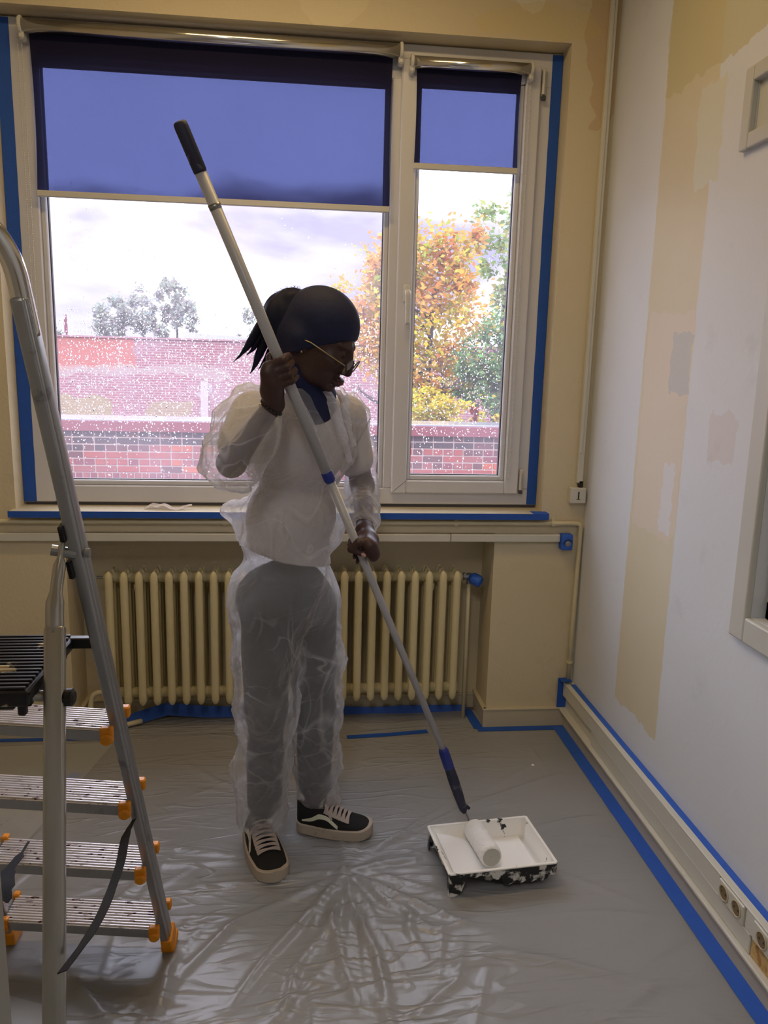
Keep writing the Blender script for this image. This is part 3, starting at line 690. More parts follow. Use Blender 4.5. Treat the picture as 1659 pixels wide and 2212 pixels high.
# ------------------------------------------------------------------ framed openings on the right wall
def architrave(name, lab, y0, y1, z0, z1, w, depth):
    e = struct(empty(name, (XR, (y0+y1)/2, z0)))
    a, b = XR-.018, XR+.002
    for i, (lo, hi) in enumerate((((a, y1, z0-w), (b, y1+w, z1+w)), ((a, y0-w, z0-w), (b, y0, z1+w)), ((a, y0, z1), (b, y1, z1+w)), ((a, y0, z0-w), (b, y1, z0)))):
        bm = bmesh.new(); box(bm, lo, hi, .005, seg=2); obj('architrave', bm, m_pvcwarm, e)
    return e
m_pvcwarm = M('grey_white_gloss', (196, 196, 188), .4, var=.05, vscale=5)
e = architrave('window_2', '', U[0], U[1], U[2], U[3], .040, .05)
bm = bmesh.new(); box(bm, (XR+.004, U[0], U[2]), (XR+.014, U[1], U[3])); obj('panel', bm, m_pvcwarm, e)
e = architrave('window_3', '', Lw[0], Lw[1], Lw[2], Lw[3], .068, .05)
bm = bmesh.new()
for lo, hi in (((XR+.03, Lw[0], Lw[2]), (XR+.075, Lw[0]+.05, Lw[3])), ((XR+.03, Lw[1]-.055, Lw[2]), (XR+.075, Lw[1]-.012, Lw[3])), ((XR+.03, Lw[0], Lw[2]), (XR+.075, Lw[1]-.012, Lw[2]+.05)), ((XR+.03, Lw[0], Lw[3]-.05), (XR+.075, Lw[1]-.012, Lw[3]))): box(bm, lo, hi, .003)
obj('frame', bm, m_pvcwarm, e)
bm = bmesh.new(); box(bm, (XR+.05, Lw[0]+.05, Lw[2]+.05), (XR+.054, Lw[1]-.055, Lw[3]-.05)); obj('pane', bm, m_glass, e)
bm = bmesh.new(); box(bm, (XR+.145, Lw[0]-.1, Lw[2]-.1), (XR+.165, Lw[1]+.1, Lw[3]+.1)); obj('shutter', bm, m_pvcwarm, e)
# door leaf standing open at the left, close to the camera
P0 = at(28, 2212, 1, .75); 
bm = bmesh.new(); box(bm, (P0.x-.72, .71, .01), (P0.x, .75, 2.03), .003)
d1 = struct(obj('door_1', bm, M('door_paint', (158, 156, 146), .45, var=.04)))
# ceiling fittings that hold the lamps
for i, (lx, ly, hx, hy) in enumerate(((-.15, 2.15, .70, .11), (-.35, -.6, .15, .70))):
    bm = bmesh.new(); box(bm, (lx-hx, ly-hy, 3.06), (lx+hx, ly+hy, HC), .01)
    props(obj('ceiling_light', bm, m_plastic), ('white ceiling light fitting near the window wall', 'white ceiling light fitting behind the camera')[i], 'ceiling light')

# ------------------------------------------------------------------ outside
def lo(c, k=.36): return tuple(x*k for x in lin(c))   # real reflectance of outdoor things under the bright sky
def leaves(name, pts, size, cols, m, parent, droop=0.0, jit=1.0):
    """one small folded quad per point; colour per leaf stored in the mesh"""
    n = len(pts); pts = np.asarray(pts, float)
    rng = np.random.default_rng(len(pts))
    a = rng.normal(size=(n, 3)); a[:, 2] = a[:, 2]*.6 - droop; a /= np.linalg.norm(a, axis=1)[:, None]
    b = np.cross(a, rng.normal(size=(n, 3))); b /= np.linalg.norm(b, axis=1)[:, None]
    s = (size*rng.uniform(.6, 1.3, n))[:, None]
    v = np.stack([pts-a*s*.6, pts+b*s*.32, pts+a*s*.6, pts-b*s*.32], 1).reshape(-1, 3)
    me = bpy.data.meshes.new(name); me.vertices.add(4*n); me.loops.add(4*n); me.polygons.add(n)
    me.vertices.foreach_set('co', v.ravel()); me.loops.foreach_set('vertex_index', np.arange(4*n))
    me.polygons.foreach_set('loop_start', np.arange(0, 4*n, 4)); me.polygons.foreach_set('loop_total', np.full(n, 4)); me.update(calc_edges=True)
    at_ = me.color_attributes.new('Col', 'FLOAT_COLOR', 'CORNER'); c = np.ones((n, 4, 4)); c[:, :, :3] = np.asarray(cols)[:, None, :]
    at_.data.foreach_set('color', c.ravel())
    o = link(name, me, m, parent); o['kind'] = 'stuff'; return o
m_leaf = mat_attr('leaf_colours'); m_bark = M('bark', lo((92, 78, 72)), .9, var=.2)
def branches(bm, base, top, r, n, spread, rng, hang=0.0, depth=2):
    base = Vector(base); top = Vector(top); tube(bm, [base, (base+top)/2+Vector((rng.uniform(-.1, .1), 0, 0)), top], [r, r*.7, r*.3], 6); ends = []
    def grow(p, d, L, rr, k):
        q = p + d*L; tube(bm, [p, (p+q)/2+Vector((rng.uniform(-1, 1), rng.uniform(-1, 1), rng.uniform(-1, 1)))*L*.07, q], [rr, rr*.7, rr*.35], 5); ends.append(q); ends.append((p+q)/2)
        if k > 0:
            for _ in range(3):
                nd = (d + Vector((rng.uniform(-1, 1), rng.uniform(-1, 1), rng.uniform(-.5, .8)-hang))*.8).normalized(); grow(p+d*L*rng.uniform(.5, 1), nd, L*.62, rr*.5, k-1)
    for i in range(n):
        t = .25+.75*i/n; p = base.lerp(top, t); a = rng.uniform(0, 2*PI)
        grow(p, Vector((math.cos(a), math.sin(a), rng.uniform(.3, .9))).normalized(), spread*(1.15-t*.75), r*.35, depth)
    return ends
def tree(label, base, h, spread, lobes, nleaf, size, colfn, seed, cat='tree', group=None, droop=0.0, r=.12, name='tree'):
    """lobes: ellipsoids (centre, radii) that fill the crown"""
    rng = random.Random(seed); t = empty(name, base, label, cat, group)
    bm = bmesh.new(); ends = branches(bm, base, (base[0]+.1, base[1], base[2]+h*.85), r, 7, spread, rng)
    obj('trunk', bm, m_bark, t, True)
    nr = np.random.default_rng(seed); P = []
    tot = sum(l[1][0]*l[1][2] for l in lobes)
    for c, rr in lobes:
        k = int(nleaf*rr[0]*rr[2]/tot); nc = max(6, k//60)
        cd = nr.normal(size=(nc, 3)); cd /= np.linalg.norm(cd, axis=1)[:, None]; cd *= nr.uniform(.35, 1, (nc, 1))**.6
        cc = np.array(c)+cd*np.array(rr); idx = nr.integers(0, nc, k)
        P.append(cc[idx]+nr.normal(size=(k, 3))*np.array(rr)*.13)
    P = np.vstack(P); cols = np.array([colfn(p, nr) for p in P])
    leaves('foliage', P, size, cols, m_leaf, t, droop)
    return t
def mixc(a, b, t): return tuple(x*(1-t)+y*t for x, y in zip(a, b))
OR, YE, GR, DG, OL = (lo(c, .55) for c in ((246, 164, 104), (246, 208, 72), (138, 176, 116), (96, 128, 84), (196, 200, 84)))
def col_aut(p, nr):
    z = p[2]; u = nr.uniform()
    t = min(.85, max(0, (z-2.3)/1.5))
    c = mixc(YE, OR, t) if u > .18 else mixc(OL, OR, .3)
    k = noise.noise(Vector((p[0]*1.6, p[1], z*1.6)))
    if k > .2 and z < 3: c = mixc(c, OR, .5)
    if k < -.2: c = mixc(c, OL, .5)
    return tuple(x*nr.uniform(.7, 1.15) for x in c)
def col_grn(p, nr):
    c = mixc(GR, DG, nr.uniform()*.7); 
    if nr.uniform() < .12: c = mixc(c, YE, .5)
    return tuple(x*nr.uniform(.75, 1.2) for x in c)
def col_far(p, nr): return tuple(x*nr.uniform(.8, 1.15) for x in lo((182, 186, 172), .5))  # distance haze mixed into the leaf colour, greyed and washed out
def col_yel(p, nr):
    c = mixc(YE, OL, nr.uniform()*.8); return tuple(x*nr.uniform(.75, 1.1) for x in c)
AUT = [((2.15, 14, 2.5), (1.2, .9, 1.5)), ((2.75, 14, 3.55), (.42, .5, .75)), ((1.2, 14, 2.2), (.95, .8, .85)), ((1.9, 14, 3.1), (.9, .7, .7)), ((2.3, 14, 1.4), (.9, .8, .7))]
tree('tall autumn tree with orange and yellow leaves beyond the parapet', (2.2, 14.1, -2.0), 5.8, 1.25, AUT, 11000, .10, col_aut, 3)
tree('loose pale green tree standing right of the orange autumn tree', (3.9, 15.6, -2.0), 6.4, 1.5, [((4.0, 15.5, 4.3), (.9, .6, .8)), ((4.5, 15.5, 3.2), (.8, .6, .9)), ((3.8, 15.6, 3.6), (.5, .5, .5))], 1500, .11, lambda p, nr: tuple(x*nr.uniform(.8, 1.1) for x in mixc(GR, YE, .35*nr.uniform())), 8)
tree('dark green bushy tree low behind the opening window sash', (3.35, 13.2, -2.0), 3.6, .9, [((3.15, 13.1, 1.75), (.62, .5, .80)), ((3.35, 13.1, 1.2), (.55, .5, .55)), ((2.9, 13.1, 1.2), (.4, .4, .4))], 5200, .075, col_grn, 12)
tree('low yellow shrub just above the right part of the parapet', (2.1, 11.2, -1.2), 1.8, .5, [((1.75, 11.2, .98), (.5, .3, .26)), ((2.25, 11.2, .84), (.36, .3, .20)), ((2.75, 11.2, .80), (.2, .2, .14))], 4200, .05, col_yel, 21, 'shrub', None, 0, .04, 'shrub')
tree('small red leaved shrub among the yellow leaves above the parapet', (2.56, 11.0, -1.2), 1.7, .3, [((2.42, 10.9, .84), (.09, .1, .20))], 320, .05, lambda p, nr: tuple(x*nr.uniform(.7, 1.1) for x in lo((206, 84, 70))), 22, 'shrub', None, 0, .03, 'shrub')
FT = [('round grey green tree second from the left above the far brick wall', (-9.2, 40), 4.9, [((-9.4, 40, 3.6), (.95, .8, 1.2)), ((-8.3, 40, 3.9), (.9, .7, 1.1))], 3000, .17, 0),
      ('tallest far tree with wispy windswept branches above the brick wall', (-6.2, 39), 6.0, [((-6.2, 39, 4.6), (.85, .7, 1.1)), ((-5.7, 39, 3.6), (.75, .7, 1.2)), ((-6.9, 39, 3.3), (.75, .6, 1.0))], 2600, .20, .9),
      ('tiny grey tree at the far left edge of the window pane', (-12.6, 41), 3.0, [((-12.6, 41, 2.9), (.45, .5, .6))], 500, .16, 0),
      ('small faint tree behind the hanging ponytail', (-2.2, 38), 3.9, [((-2.1, 38, 3.5), (.75, .6, 1.0))], 1200, .15, .2),
      ('low faint bush right of the tall wispy tree', (-4.0, 42), 3.0, [((-4.1, 42, 2.6), (.5, .4, .35)), ((-3.3, 42, 2.85), (.3, .3, .4))], 500, .14, 0)]
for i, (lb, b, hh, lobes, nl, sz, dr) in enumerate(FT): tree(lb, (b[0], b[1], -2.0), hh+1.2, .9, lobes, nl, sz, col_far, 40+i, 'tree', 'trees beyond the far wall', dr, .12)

# far brick wall of the neighbouring building
bw = empty('brick_building', (-2, 24, -3), 'long pinkish brick wall of the far building with orange and green stains', 'building')
bm = bmesh.new(); box(bm, (-22, 24, -3), (20, 24.6, 2.16)); obj('wall', bm, mat_brick('far_brick', (186, 110, 116), (164, 92, 102), (206, 168, 172), .225, .075), bw)
bm = bmesh.new(); box(bm, (-22, 23.95, 2.16), (20, 24.65, 2.21)); obj('coping', bm, M('pink_coping', lo((196, 140, 150)), .7), bw)
bm = bmesh.new(); box(bm, (-3.12, 23.96, -.6), (-2.9, 24.0, .95)); obj('downpipe', bm, M('pale_pipe', lo((216, 196, 200)), .6), bw)
m_hall = M('pale_roof', lo((214, 214, 222)), .5)
bm = bmesh.new(); vs = [(-5.0, 33, -2), (3.2, 33, -2), (3.2, 33, 2.30), (-5.0, 33, 2.72), (-5.0, 36, -2), (3.2, 36, -2), (3.2, 36, 2.40), (-5.0, 36, 2.80)]
vv = [bm.verts.new(v) for v in vs]
for f in ((0, 1, 2, 3), (7, 6, 5, 4), (3, 2, 6, 7), (0, 3, 7, 4), (1, 5, 6, 2), (0, 4, 5, 1)): bm.faces.new([vv[i] for i in f])
props(obj('hall_roof', bm, m_hall), 'pale grey low hall roof beyond the far brick wall', 'building')
bm = bmesh.new(); tube(bm, [(-10.0, 34.5, -2), (-10.0, 34.5, 3.35)], .035, 8); tube(bm, [(-10.02, 34.5, 2.6), (-10.02, 34.5, 3.15)], .07, 8)
props(obj('mast', bm, M('red_mast', lo((150, 60, 84)), .6)), 'thin red mast above the left end of the far brick wall', 'mast')
# parapet wall in front, every brick a piece of its own
pw = empty('parapet_wall', (0, 8.4, -.5), 'near red brick parapet wall with a maroon metal coping', 'wall')
bm = bmesh.new(); box(bm, (-6, 8.412, -1.5), (6, 8.7, .80)); obj('mortar', bm, M('pale_mortar', lo((222, 194, 184)), .9, var=.08, vscale=6), pw)
bm = bmesh.new(); box(bm, (-6, 8.34, .785), (6, 8.76, .896), .004); obj('coping', bm, M('maroon_coping', lo((142, 46, 58)), .45, var=.06), pw)
bm = bmesh.new(); box(bm, (-6, 8.36, .894), (6, 8.95, .914), .004); obj('coping_top', bm, M('wet_zinc', lo((206, 200, 214)), .12, .3, var=.05), pw)
BC = [M('brick_%s' % n, lo(c), .85, var=.12, vscale=9) for n, c in (('red', (176, 78, 70)), ('rose', (164, 84, 82)), ('orange', (202, 96, 64)), ('dark', (112, 62, 64)), ('soot', (74, 54, 58)), ('plum', (142, 66, 76)))]
def brick_mesh(w, h, mi):
    bm = bmesh.new(); box(bm, (-w/2, 0, -h/2), (w/2, .06, h/2), .003); me = bpy.data.meshes.new('brick'); bm.to_mesh(me); bm.free(); me.materials.append(BC[mi]); return me
BM = {(k, mi): brick_mesh(*{'s': (.212, .061), 'h': (.099, .061), 'v': (.062, .102)}[k], mi) for k in 'shv' for mi in range(6)}
rb = random.Random(5); stuffb = bmesh.new()
def put_brick(x, z, k, mi):
    if -2.95 < x < 2.5:
        o = bpy.data.objects.new('brick', BM[(k, mi)]); COL.objects.link(o); o.parent = pw; o.location = Vector((x, 8.398+rb.uniform(0, .006), z)) - pw.location
        return
    w, h = {'s': (.212, .061), 'h': (.099, .061), 'v': (.062, .102)}[k]; box(stuffb, (x-w/2, 8.40, z-h/2), (x+w/2, 8.45, z+h/2), 0, mi)
for row in range(6):
    z = .345+.0755*row+.033; k = 's' if row % 2 == 0 else 'h'; step = .2275 if k == 's' else .1137
    x = -4.6 + (.057 if k == 'h' else 0) + (.11 if row == 2 else 0)
    while x < 4.4:
        r = rb.random()
        soot = row >= 4 or (row == 3 and x < -1.6)
        mi = (4 if rb.random() < .7 else 3) if soot else (0 if r < .38 else 1 if r < .62 else 3 if r < .78 else 2 if r < .86 else 5)
        put_brick(x, z, k, mi); x += step
x = -4.6
while x < 4.4: put_brick(x, .285, 'v', 5 if rb.random() < .6 else 1); x += .0765
for row in range(4):
    z = .19-.0755*row
    x = -4.6
    while x < 4.4: box(stuffb, (x-.107, 8.40, z-.032), (x+.107, 8.45, z+.032), 0, rb.choice((0, 1, 5))); x += .2275
o = obj('brick_field', stuffb, BC, pw, recalc=False); o['kind'] = 'stuff'
bm = bmesh.new(); box(bm, (-40, 3.6, -3.2), (40, 80, -3.0)); struct(obj('ground', bm, M('wet_yard', lo((120, 116, 118)), .6)))
bm = bmesh.new(); box(bm, (-6, 8.7, .55), (6, 10.4, .80)); props(obj('flat_roof', bm, M('wet_roofing', lo((150, 146, 158)), .25)), 'wet grey flat roof behind the parapet wall', 'roof')

# ------------------------------------------------------------------ plastic sheet on the floor
def fl2(px, py): p = FL(px, py); return (p.x, p.y)
HUB = fl2(742, 1885)
FOLDS = [ # pixel polylines, height, half width
 ([(742, 1885), (560, 1905), (380, 1925)], .010, .016), ([(742, 1885), (800, 1835), (905, 1795), (1010, 1745), (1210, 1672)], .012, .012),
 ([(742, 1885), (840, 1868), (930, 1850)], .012, .013), ([(1150, 1792), (1230, 1775), (1330, 1760)], .009, .012),
 ([(742, 1885), (760, 1960), (810, 2060), (850, 2212)], .016, .013), ([(742, 1885), (715, 1985), (745, 2100), (790, 2212)], .010, .012),
 ([(742, 1885), (690, 1950), (560, 2090), (470, 2212)], .011, .013), ([(742, 1885), (660, 1930), (500, 2000), (390, 2110), (330, 2212)], .009, .014),
 ([(742, 1885), (790, 1905), (870, 1950), (900, 2040)], .008, .010), ([(742, 1885), (740, 1800), (690, 1760)], .010, .012),
 ([(960, 2100), (1080, 2060), (1200, 2080), (1480, 2150)], .008, .018), ([(1120, 1985), (1300, 1975), (1480, 1985)], .006, .018),
 ([(640, 1830), (500, 1850), (350, 1830)], .007, .014), ([(560, 1720), (470, 1690), (380, 1640)], .005, .012), ([(380, 2040), (360, 2120), (330, 2212)], .012, .016),
 ([(310, 1900), (240, 1960), (150, 2020)], .009, .012), ([(150, 2110), (190, 2160), (240, 2212)], .014, .014), ([(880, 2212), (990, 2120), (1000, 2020)], .007, .012),
 ([(1300, 2212), (1420, 2130), (1560, 2120)], .006, .016), ([(820, 2000), (950, 2010), (1060, 1980)], .006, .014), ([(100, 1790), (60, 1830), (10, 1870)], .008, .02),
 ([(610, 2212), (640, 2090), (700, 2010)], .009, .011), ([(900, 1945), (880, 2010), (930, 2090)], .007, .01)]
rs = random.Random(4)
for k in range(46):
    a = rs.uniform(0, 2*PI); r0 = rs.uniform(.02, .12); r1 = r0+rs.uniform(.12, .5); b = a+rs.uniform(-.25, .25)
    FOLDS.append(([('w', HUB[0]+math.cos(a)*r0, HUB[1]+math.sin(a)*r0), ('w', HUB[0]+math.cos(b)*r1, HUB[1]+math.sin(b)*r1)], rs.uniform(.003, .008), rs.uniform(.005, .010)))
for k in range(80):
    x, y = rs.uniform(-1.1, 1.0), rs.uniform(1.1, 2.6); a = rs.gauss(.6, .8) if x < -.1 else rs.gauss(-.2, .7)+math.atan2(y-HUB[1], x-HUB[0]); L = rs.uniform(.12, .45)
    FOLDS.append(([('w', x, y), ('w', x+L*math.cos(a), y+L*math.sin(a))], rs.uniform(.0015, .006 if y < 2.3 else .003), rs.uniform(.005, .012)))
def fold_height(X, Y):
    H = np.zeros_like(X)
    for pts, amp, w in FOLDS:
        P = [np.array(p[1:] if p[0] == 'w' else fl2(*p)) for p in pts]
        tot = sum(np.linalg.norm(b-a) for a, b in zip(P[:-1], P[1:])); acc = 0; D = np.full_like(X, 9.); T = np.zeros_like(X)
        for a, b in zip(P[:-1], P[1:]):
            ab = b-a; L = np.linalg.norm(ab); t = np.clip(((X-a[0])*ab[0]+(Y-a[1])*ab[1])/L**2, 0, 1)
            d = np.hypot(X-a[0]-t*ab[0], Y-a[1]-t*ab[1]); m = d < D; D = np.where(m, d, D); T = np.where(m, (acc+t*L)/tot, T); acc += L
        H += 1.5*amp*np.exp(-np.abs(D/w/.8)**1.4)*np.sin(PI*np.clip(T*.9+.08, 0, 1))
    return H
CALM = [(-.09, 2.20, .16), (.10, 2.35, .17), (.58, 2.10, .24), (-.35, 1.83, .05), (-.76, 1.89, .05), (-.43, .95, .06)]
def sheet_z(X, Y):
    H = fold_height(X, Y)
    k = np.ones_like(X)
    for cx, cy, r in CALM: k *= 1-.85*np.exp(-((X-cx)**2+(Y-cy)**2)/r**2)
    edge = np.clip((1.09-X)/.12, 0, 1)*np.clip((2.98-Y)/.15, 0, 1)
    return H*k*edge + .0022
sx = np.concatenate([np.arange(-2.0, -1.25, .06), np.arange(-1.25, 1.13, .0105), [1.13]]); sy = np.concatenate([np.arange(-.5, .95, .06), np.arange(.95, 2.7, .0105), np.arange(2.7, 3.045, .02), [3.045]])
GX, GY = np.meshgrid(sx, sy); GZ = sheet_z(GX, GY)
vs = np.stack([GX, GY, GZ], -1).reshape(-1, 3); nx_, ny_ = len(sx), len(sy)
i0 = (np.arange(ny_-1)[:, None]*nx_+np.arange(nx_-1)[None]).ravel()
sheet = pydata('drop_sheet', vs.tolist(), np.stack([i0, i0+1, i0+nx_+1, i0+nx_], 1).tolist(), m_sheet, None, True)
props(sheet, 'wrinkled translucent grey plastic sheet spread over the whole floor', 'drop sheet')
bm = bmesh.new(); n = 12
for j in range(2):
    for i in range(n): pass
vsn = [[bm.verts.new((-.92+i*(1.70/n), y, .0030+.003*abs(noise.noise(Vector((i*.9, j*2.1, 0)))))) for i in range(n+1)] for j, y in enumerate((3.03, 3.09, 3.15, 3.20))]
for a, b in zip(vsn[:-1], vsn[1:]):
    for i in range(n): bm.faces.new((a[i], a[i+1], b[i+1], b[i]))
props(obj('plastic_strip', bm, m_sheet, None, True), 'narrow sheet of plastic on the floor inside the radiator niche', 'drop sheet')
m_film = mat_thin('thin_clear_film', (226, 228, 224), .42, .3, graze=.2, gloss=.25)
def film(label, pix, z=.006):
    c = [FL(*p, z) for p in pix]; bm = bmesh.new(); cen = sum(c, Vector())/len(c); f = bm.faces.new([bm.verts.new(p) for p in c])
    bmesh.ops.subdivide_edges(bm, edges=bm.edges[:], cuts=3, use_grid_fill=True); bmesh.ops.triangulate(bm, faces=bm.faces)
    for v in bm.verts: v.co.z = float(sheet_z(np.array([v.co.x]), np.array([v.co.y]))[0])+.003+.002*noise.noise(v.co*8)
    props(obj('plastic_offcut', bm, m_film), label, 'drop sheet')
film('pale loose plastic offcut lying behind the lower ladder treads', [(-60, 1690), (92, 1690), (150, 1700), (60, 1820), (-60, 1900)])
film('thin plastic offcut on the floor left of the ladder near the wall', [(0, 1612), (245, 1604), (180, 1680), (60, 1800), (-40, 1740)])
film('white folded sheet corner at the foot of the open door', [(18, 2150), (100, 2172), (160, 2230), (10, 2290)])
pt = FL(1151, 1653, .004); bm = bmesh.new(); lathe(bm, (pt.x, pt.y, .0045), (0, 0, 1), [(.006, 0), (.0055, .0015), (.002, .0022)], 12)
props(obj('paint_fleck', bm, m_paint), 'single white paint fleck on the sheet beside the right wall', 'paint fleck')

# ------------------------------------------------------------------ crumpled glove on the sill
G0 = at(325, 1098, 1, 3.05); G1 = at(408, 1090, 1, 3.08)
bm = bmesh.new(); nu, nv = 26, 8; gv = []
for i in range(nu+1):
    u = i/nu; row = []
    for j in range(nv+1):
        v = j/nv-.5; x = G0.x-.025+(G1.x-G0.x+.04)*u
        wdt = .024*(.35+math.sin(PI*min(1, u*1.15))**.6)
        z = .953+.016*math.exp(-((u-.42)/.14)**2)+.010*math.exp(-((u-.15)/.10)**2)+.014*max(0, u-.70)/.3+.005*noise.noise(Vector((u*9, v*6, 0)))
        z += .006*abs(v)*2*(1 if v > 0 else .3)*math.sin(u*9)
        row.append(bm.verts.new((x, 3.06+v*wdt*2+.008*math.sin(u*6), max(.952, z))))
    gv.append(row)
for i in range(nu):
    for j in range(nv): bm.faces.new((gv[i][j], gv[i+1][j], gv[i+1][j+1], gv[i][j+1]))
r = bmesh.ops.solidify(bm, geom=bm.faces[:], thickness=.0012)
props(obj('glove', bm, mat_thin('latex', (232, 222, 212), .75, .4, graze=.2), None, True), 'crumpled white disposable glove lying on the window sill', 'glove')

# ------------------------------------------------------------------ step ladder
LA, LT = .34, .055
def stile(z, side=1):                                       # centre line of the front stiles
    if side > 0: return Vector((-.348-LT*z, 1.833-LA*z, z))
    return Vector((-.765+LT*z, 1.889-LA*z, z))
lad = empty('step_ladder', (-.55, 1.6, 0), 'aluminium step ladder with black platform, yellow tread caps and a black strap', 'step ladder')
for sgn in (1, -1):
    bm = bmesh.new(); a, b = stile(.03, sgn), stile(1.62, sgn)
    hint = Vector((0, 1, LA)).normalized()
    beam(bm, a, b, .022, .050, .004, hint); beam(bm, a+Vector((sgn*.006, .0, 0)), b+Vector((sgn*.006, 0, 0)), .016, .028, .003, hint)
    obj('stile', bm, m_alu, lad, True)
    f = stile(0, sgn); bm = bmesh.new(); box(bm, (f.x-.016, f.y-.032, .006), (f.x+.020, f.y+.034, .030), .006, seg=2); beam(bm, stile(.022, sgn)+Vector((.004, 0, 0)), stile(.062, sgn)+Vector((.004, 0, 0)), .030, .058, .005, hint)
    obj('foot', bm, m_yellow, lad)
# hand rail hoop above the platform
tr, tl = stile(1.60, 1), stile(1.60, -1)
pts = [stile(1.56, 1), tr]
pts += [Vector((tr.x-.004, tr.y-.02, 1.66)), Vector((tr.x-.022, tr.y-.035, 1.705)), Vector((tr.x-.055, tr.y-.045, 1.735)), Vector((tr.x-.10, tr.y-.05, 1.747)), Vector((tl.x+.10, tl.y-.05, 1.747)), Vector((tl.x+.055, tl.y-.045, 1.735)), Vector((tl.x+.022, tl.y-.035, 1.705)), Vector((tl.x+.004, tl.y-.02, 1.66)), tl, stile(1.56, -1)]
bm = bmesh.new(); tube(bm, spline(pts, 5), .0165, 16); obj('hand_rail', bm, m_alu_tube, lad, True)
def tread_mesh(zc, k):
    a, b = stile(zc, -1), stile(zc, 1); bm = bmesh.new(); y0 = (a.y+b.y)/2-.052; y1 = y0+.098; xa, xb = a.x+.012, b.x-.010
    dy = (b.y-a.y); 
    box(bm, (xa, y0, zc-.004), (xb, y1, zc+.004)); box(bm, (xa, y1-.004, zc-.016), (xb, y1, zc+.003))
    for i in range(10): y = y0+.006+i*(.086/9); box(bm, (xa, y-.0022, zc+.004), (xb, y+.0022, zc+.0075), .0008)
    sh = dy/(xb-xa)
    for v in bm.verts: v.co.y += sh*(v.co.x-(xa+xb)/2)
    o = obj('tread', bm, m_tread, lad)
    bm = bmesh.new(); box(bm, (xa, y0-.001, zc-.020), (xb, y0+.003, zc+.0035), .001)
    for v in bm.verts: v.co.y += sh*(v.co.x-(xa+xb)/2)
    obj('front_lip', bm, m_alu, lad)  # greyer metal than the tread, stands in for shade on the near face
    for x, s, yy in ((xb, 1, b.y), (xa, -1, a.y)):
        bm = bmesh.new(); yc = yy-.052
        box(bm, (x-.014, yc-.006, zc-.024), (x+.012, yc+.012, zc+.012), .004, seg=2); lathe(bm, (x, yc-.004, zc-.012), (0, -1, 0), [(.012, 0), (.012, .006), (.008, .008)], 12)
        c = obj('end_cap', bm, m_yellow, lad)
        bm = bmesh.new(); box(bm, (x-.008, yc+.084, zc-.010), (x+.026*s if s > 0 else x+.008, yc+.104, zc+.016), .003); obj('rear_clip', bm, m_yellow, lad)
for k, zc in enumerate((.125, .34, .555, .770)): tread_mesh(zc, k)
# platform, its frame and arms
pz = .985; bm = bmesh.new(); px0, px1, py0, py1 = -.80, -.452, 1.245, 1.515
box(bm, (px0, py0, pz-.014), (px1, py1, pz-.002), .003)
for i in range(17): y = py0+.010+i*(.250/16); box(bm, (px0+.006, y-.0038, pz-.002), (px1-.006, y+.0038, pz+.0025), .001)
box(bm, (px0, py0, pz-.030), (px1, py0+.012, pz-.004), .003); box(bm, (px1-.012, py0, pz-.026), (px1, py1, pz-.004), .003)
plat = obj('platform', bm, m_platform, lad)
bm = bmesh.new(); box(bm, (px0+.01, py0+.02, pz-.045), (px1-.03, py1-.03, pz-.014), .004); beam(bm, (px1-.02, py0+.05, pz-.035), (px1-.02, py1-.01, pz-.028), .012, .036, .003); box(bm, (px1-.022, py0+.008, pz-.05), (px1-.008, py0+.022, pz-.026), .003)
obj('platform_bracket', bm, m_black, lad)
sp = stile(pz-.02, 1); bm = bmesh.new(); beam(bm, (px1-.03, py1-.012, pz-.012), (sp.x, py1-.012, pz-.012), .020, .022, .003); obj('platform_arm', bm, m_black, lad)
# rear frame: two legs that hinge on the stiles and stand nearer the camera
def rear(z, s):
    y = 1.40-(1.20-z)*.375
    # the visible leg: between the hinge and the floor
    if s > 0: return Vector((xr(y, z), y, z))
    return Vector((-1.113-rear(z, 1).x+.002, y+.05, z))
def xr(y, z):
    # solve x on the sight plane of the straight leg
    a = HX_A; return a[0]+(a[1]-a[0])*(1.20-z)/1.20
_h = at(128, 1185, 1, 1.395); 
def _xz(px, y, z):
    lo, hi = -1.0, 0.2
    for _ in range(40):
        m = (lo+hi)/2; v = Vector((m, y, z))-CAM; X = v.dot(rt2)/v.dot(fwd)*F_PX+829.5
        if X < px: lo = m
        else: hi = m
    return (lo+hi)/2
HX_A = (_xz(119, 1.40, 1.20), _xz(116, .95, 0.0))
for s in (1, -1):
    bm = bmesh.new(); tube(bm, spline([rear(1.195, s)+Vector((.010*s, .014, .012)), rear(1.16, s)+Vector((.006*s, .006, 0)), rear(1.10, s), rear(1.05, s)], 4), [.006]*4+[.011]*4+[.0155]*5, 14); beam(bm, rear(1.06, s), rear(.02, s), .034, .030, .005)
    obj('rear_leg', bm, m_alu_b, lad, True)
    f = rear(0, s); bm = bmesh.new(); box(bm, (f.x-.022, f.y-.022, .006), (f.x+.022, f.y+.022, .034), .005); obj('foot', bm, m_yellow, lad)
r1 = rear(.945, 1); r2 = rear(.945, -1)
bm = bmesh.new(); tube(bm, [(r1.x+.02, r1.y, .945), (r2.x-.02, r2.y, .945)], .010, 12); obj('cross_rod', bm, m_alu_b, lad, True)
bm = bmesh.new(); lathe(bm, (r1.x+.016, r1.y, .945), (1, 0, 0), [(.014, 0), (.016, .004), (.016, .014), (.010, .018)], 18); obj('knob', bm, m_black, lad)
bm = bmesh.new(); hp = stile(1.175, 1); tube(bm, [hp+Vector((.014, -.01, 0)), hp+Vector((.022, -.01, 0))], .009, 12); tube(bm, [rear(1.185, 1)+Vector((-.01, .01, 0)), hp+Vector((.0, -.02, 0))], .010, 10)
obj('hinge_rivet', bm, m_alu, lad)
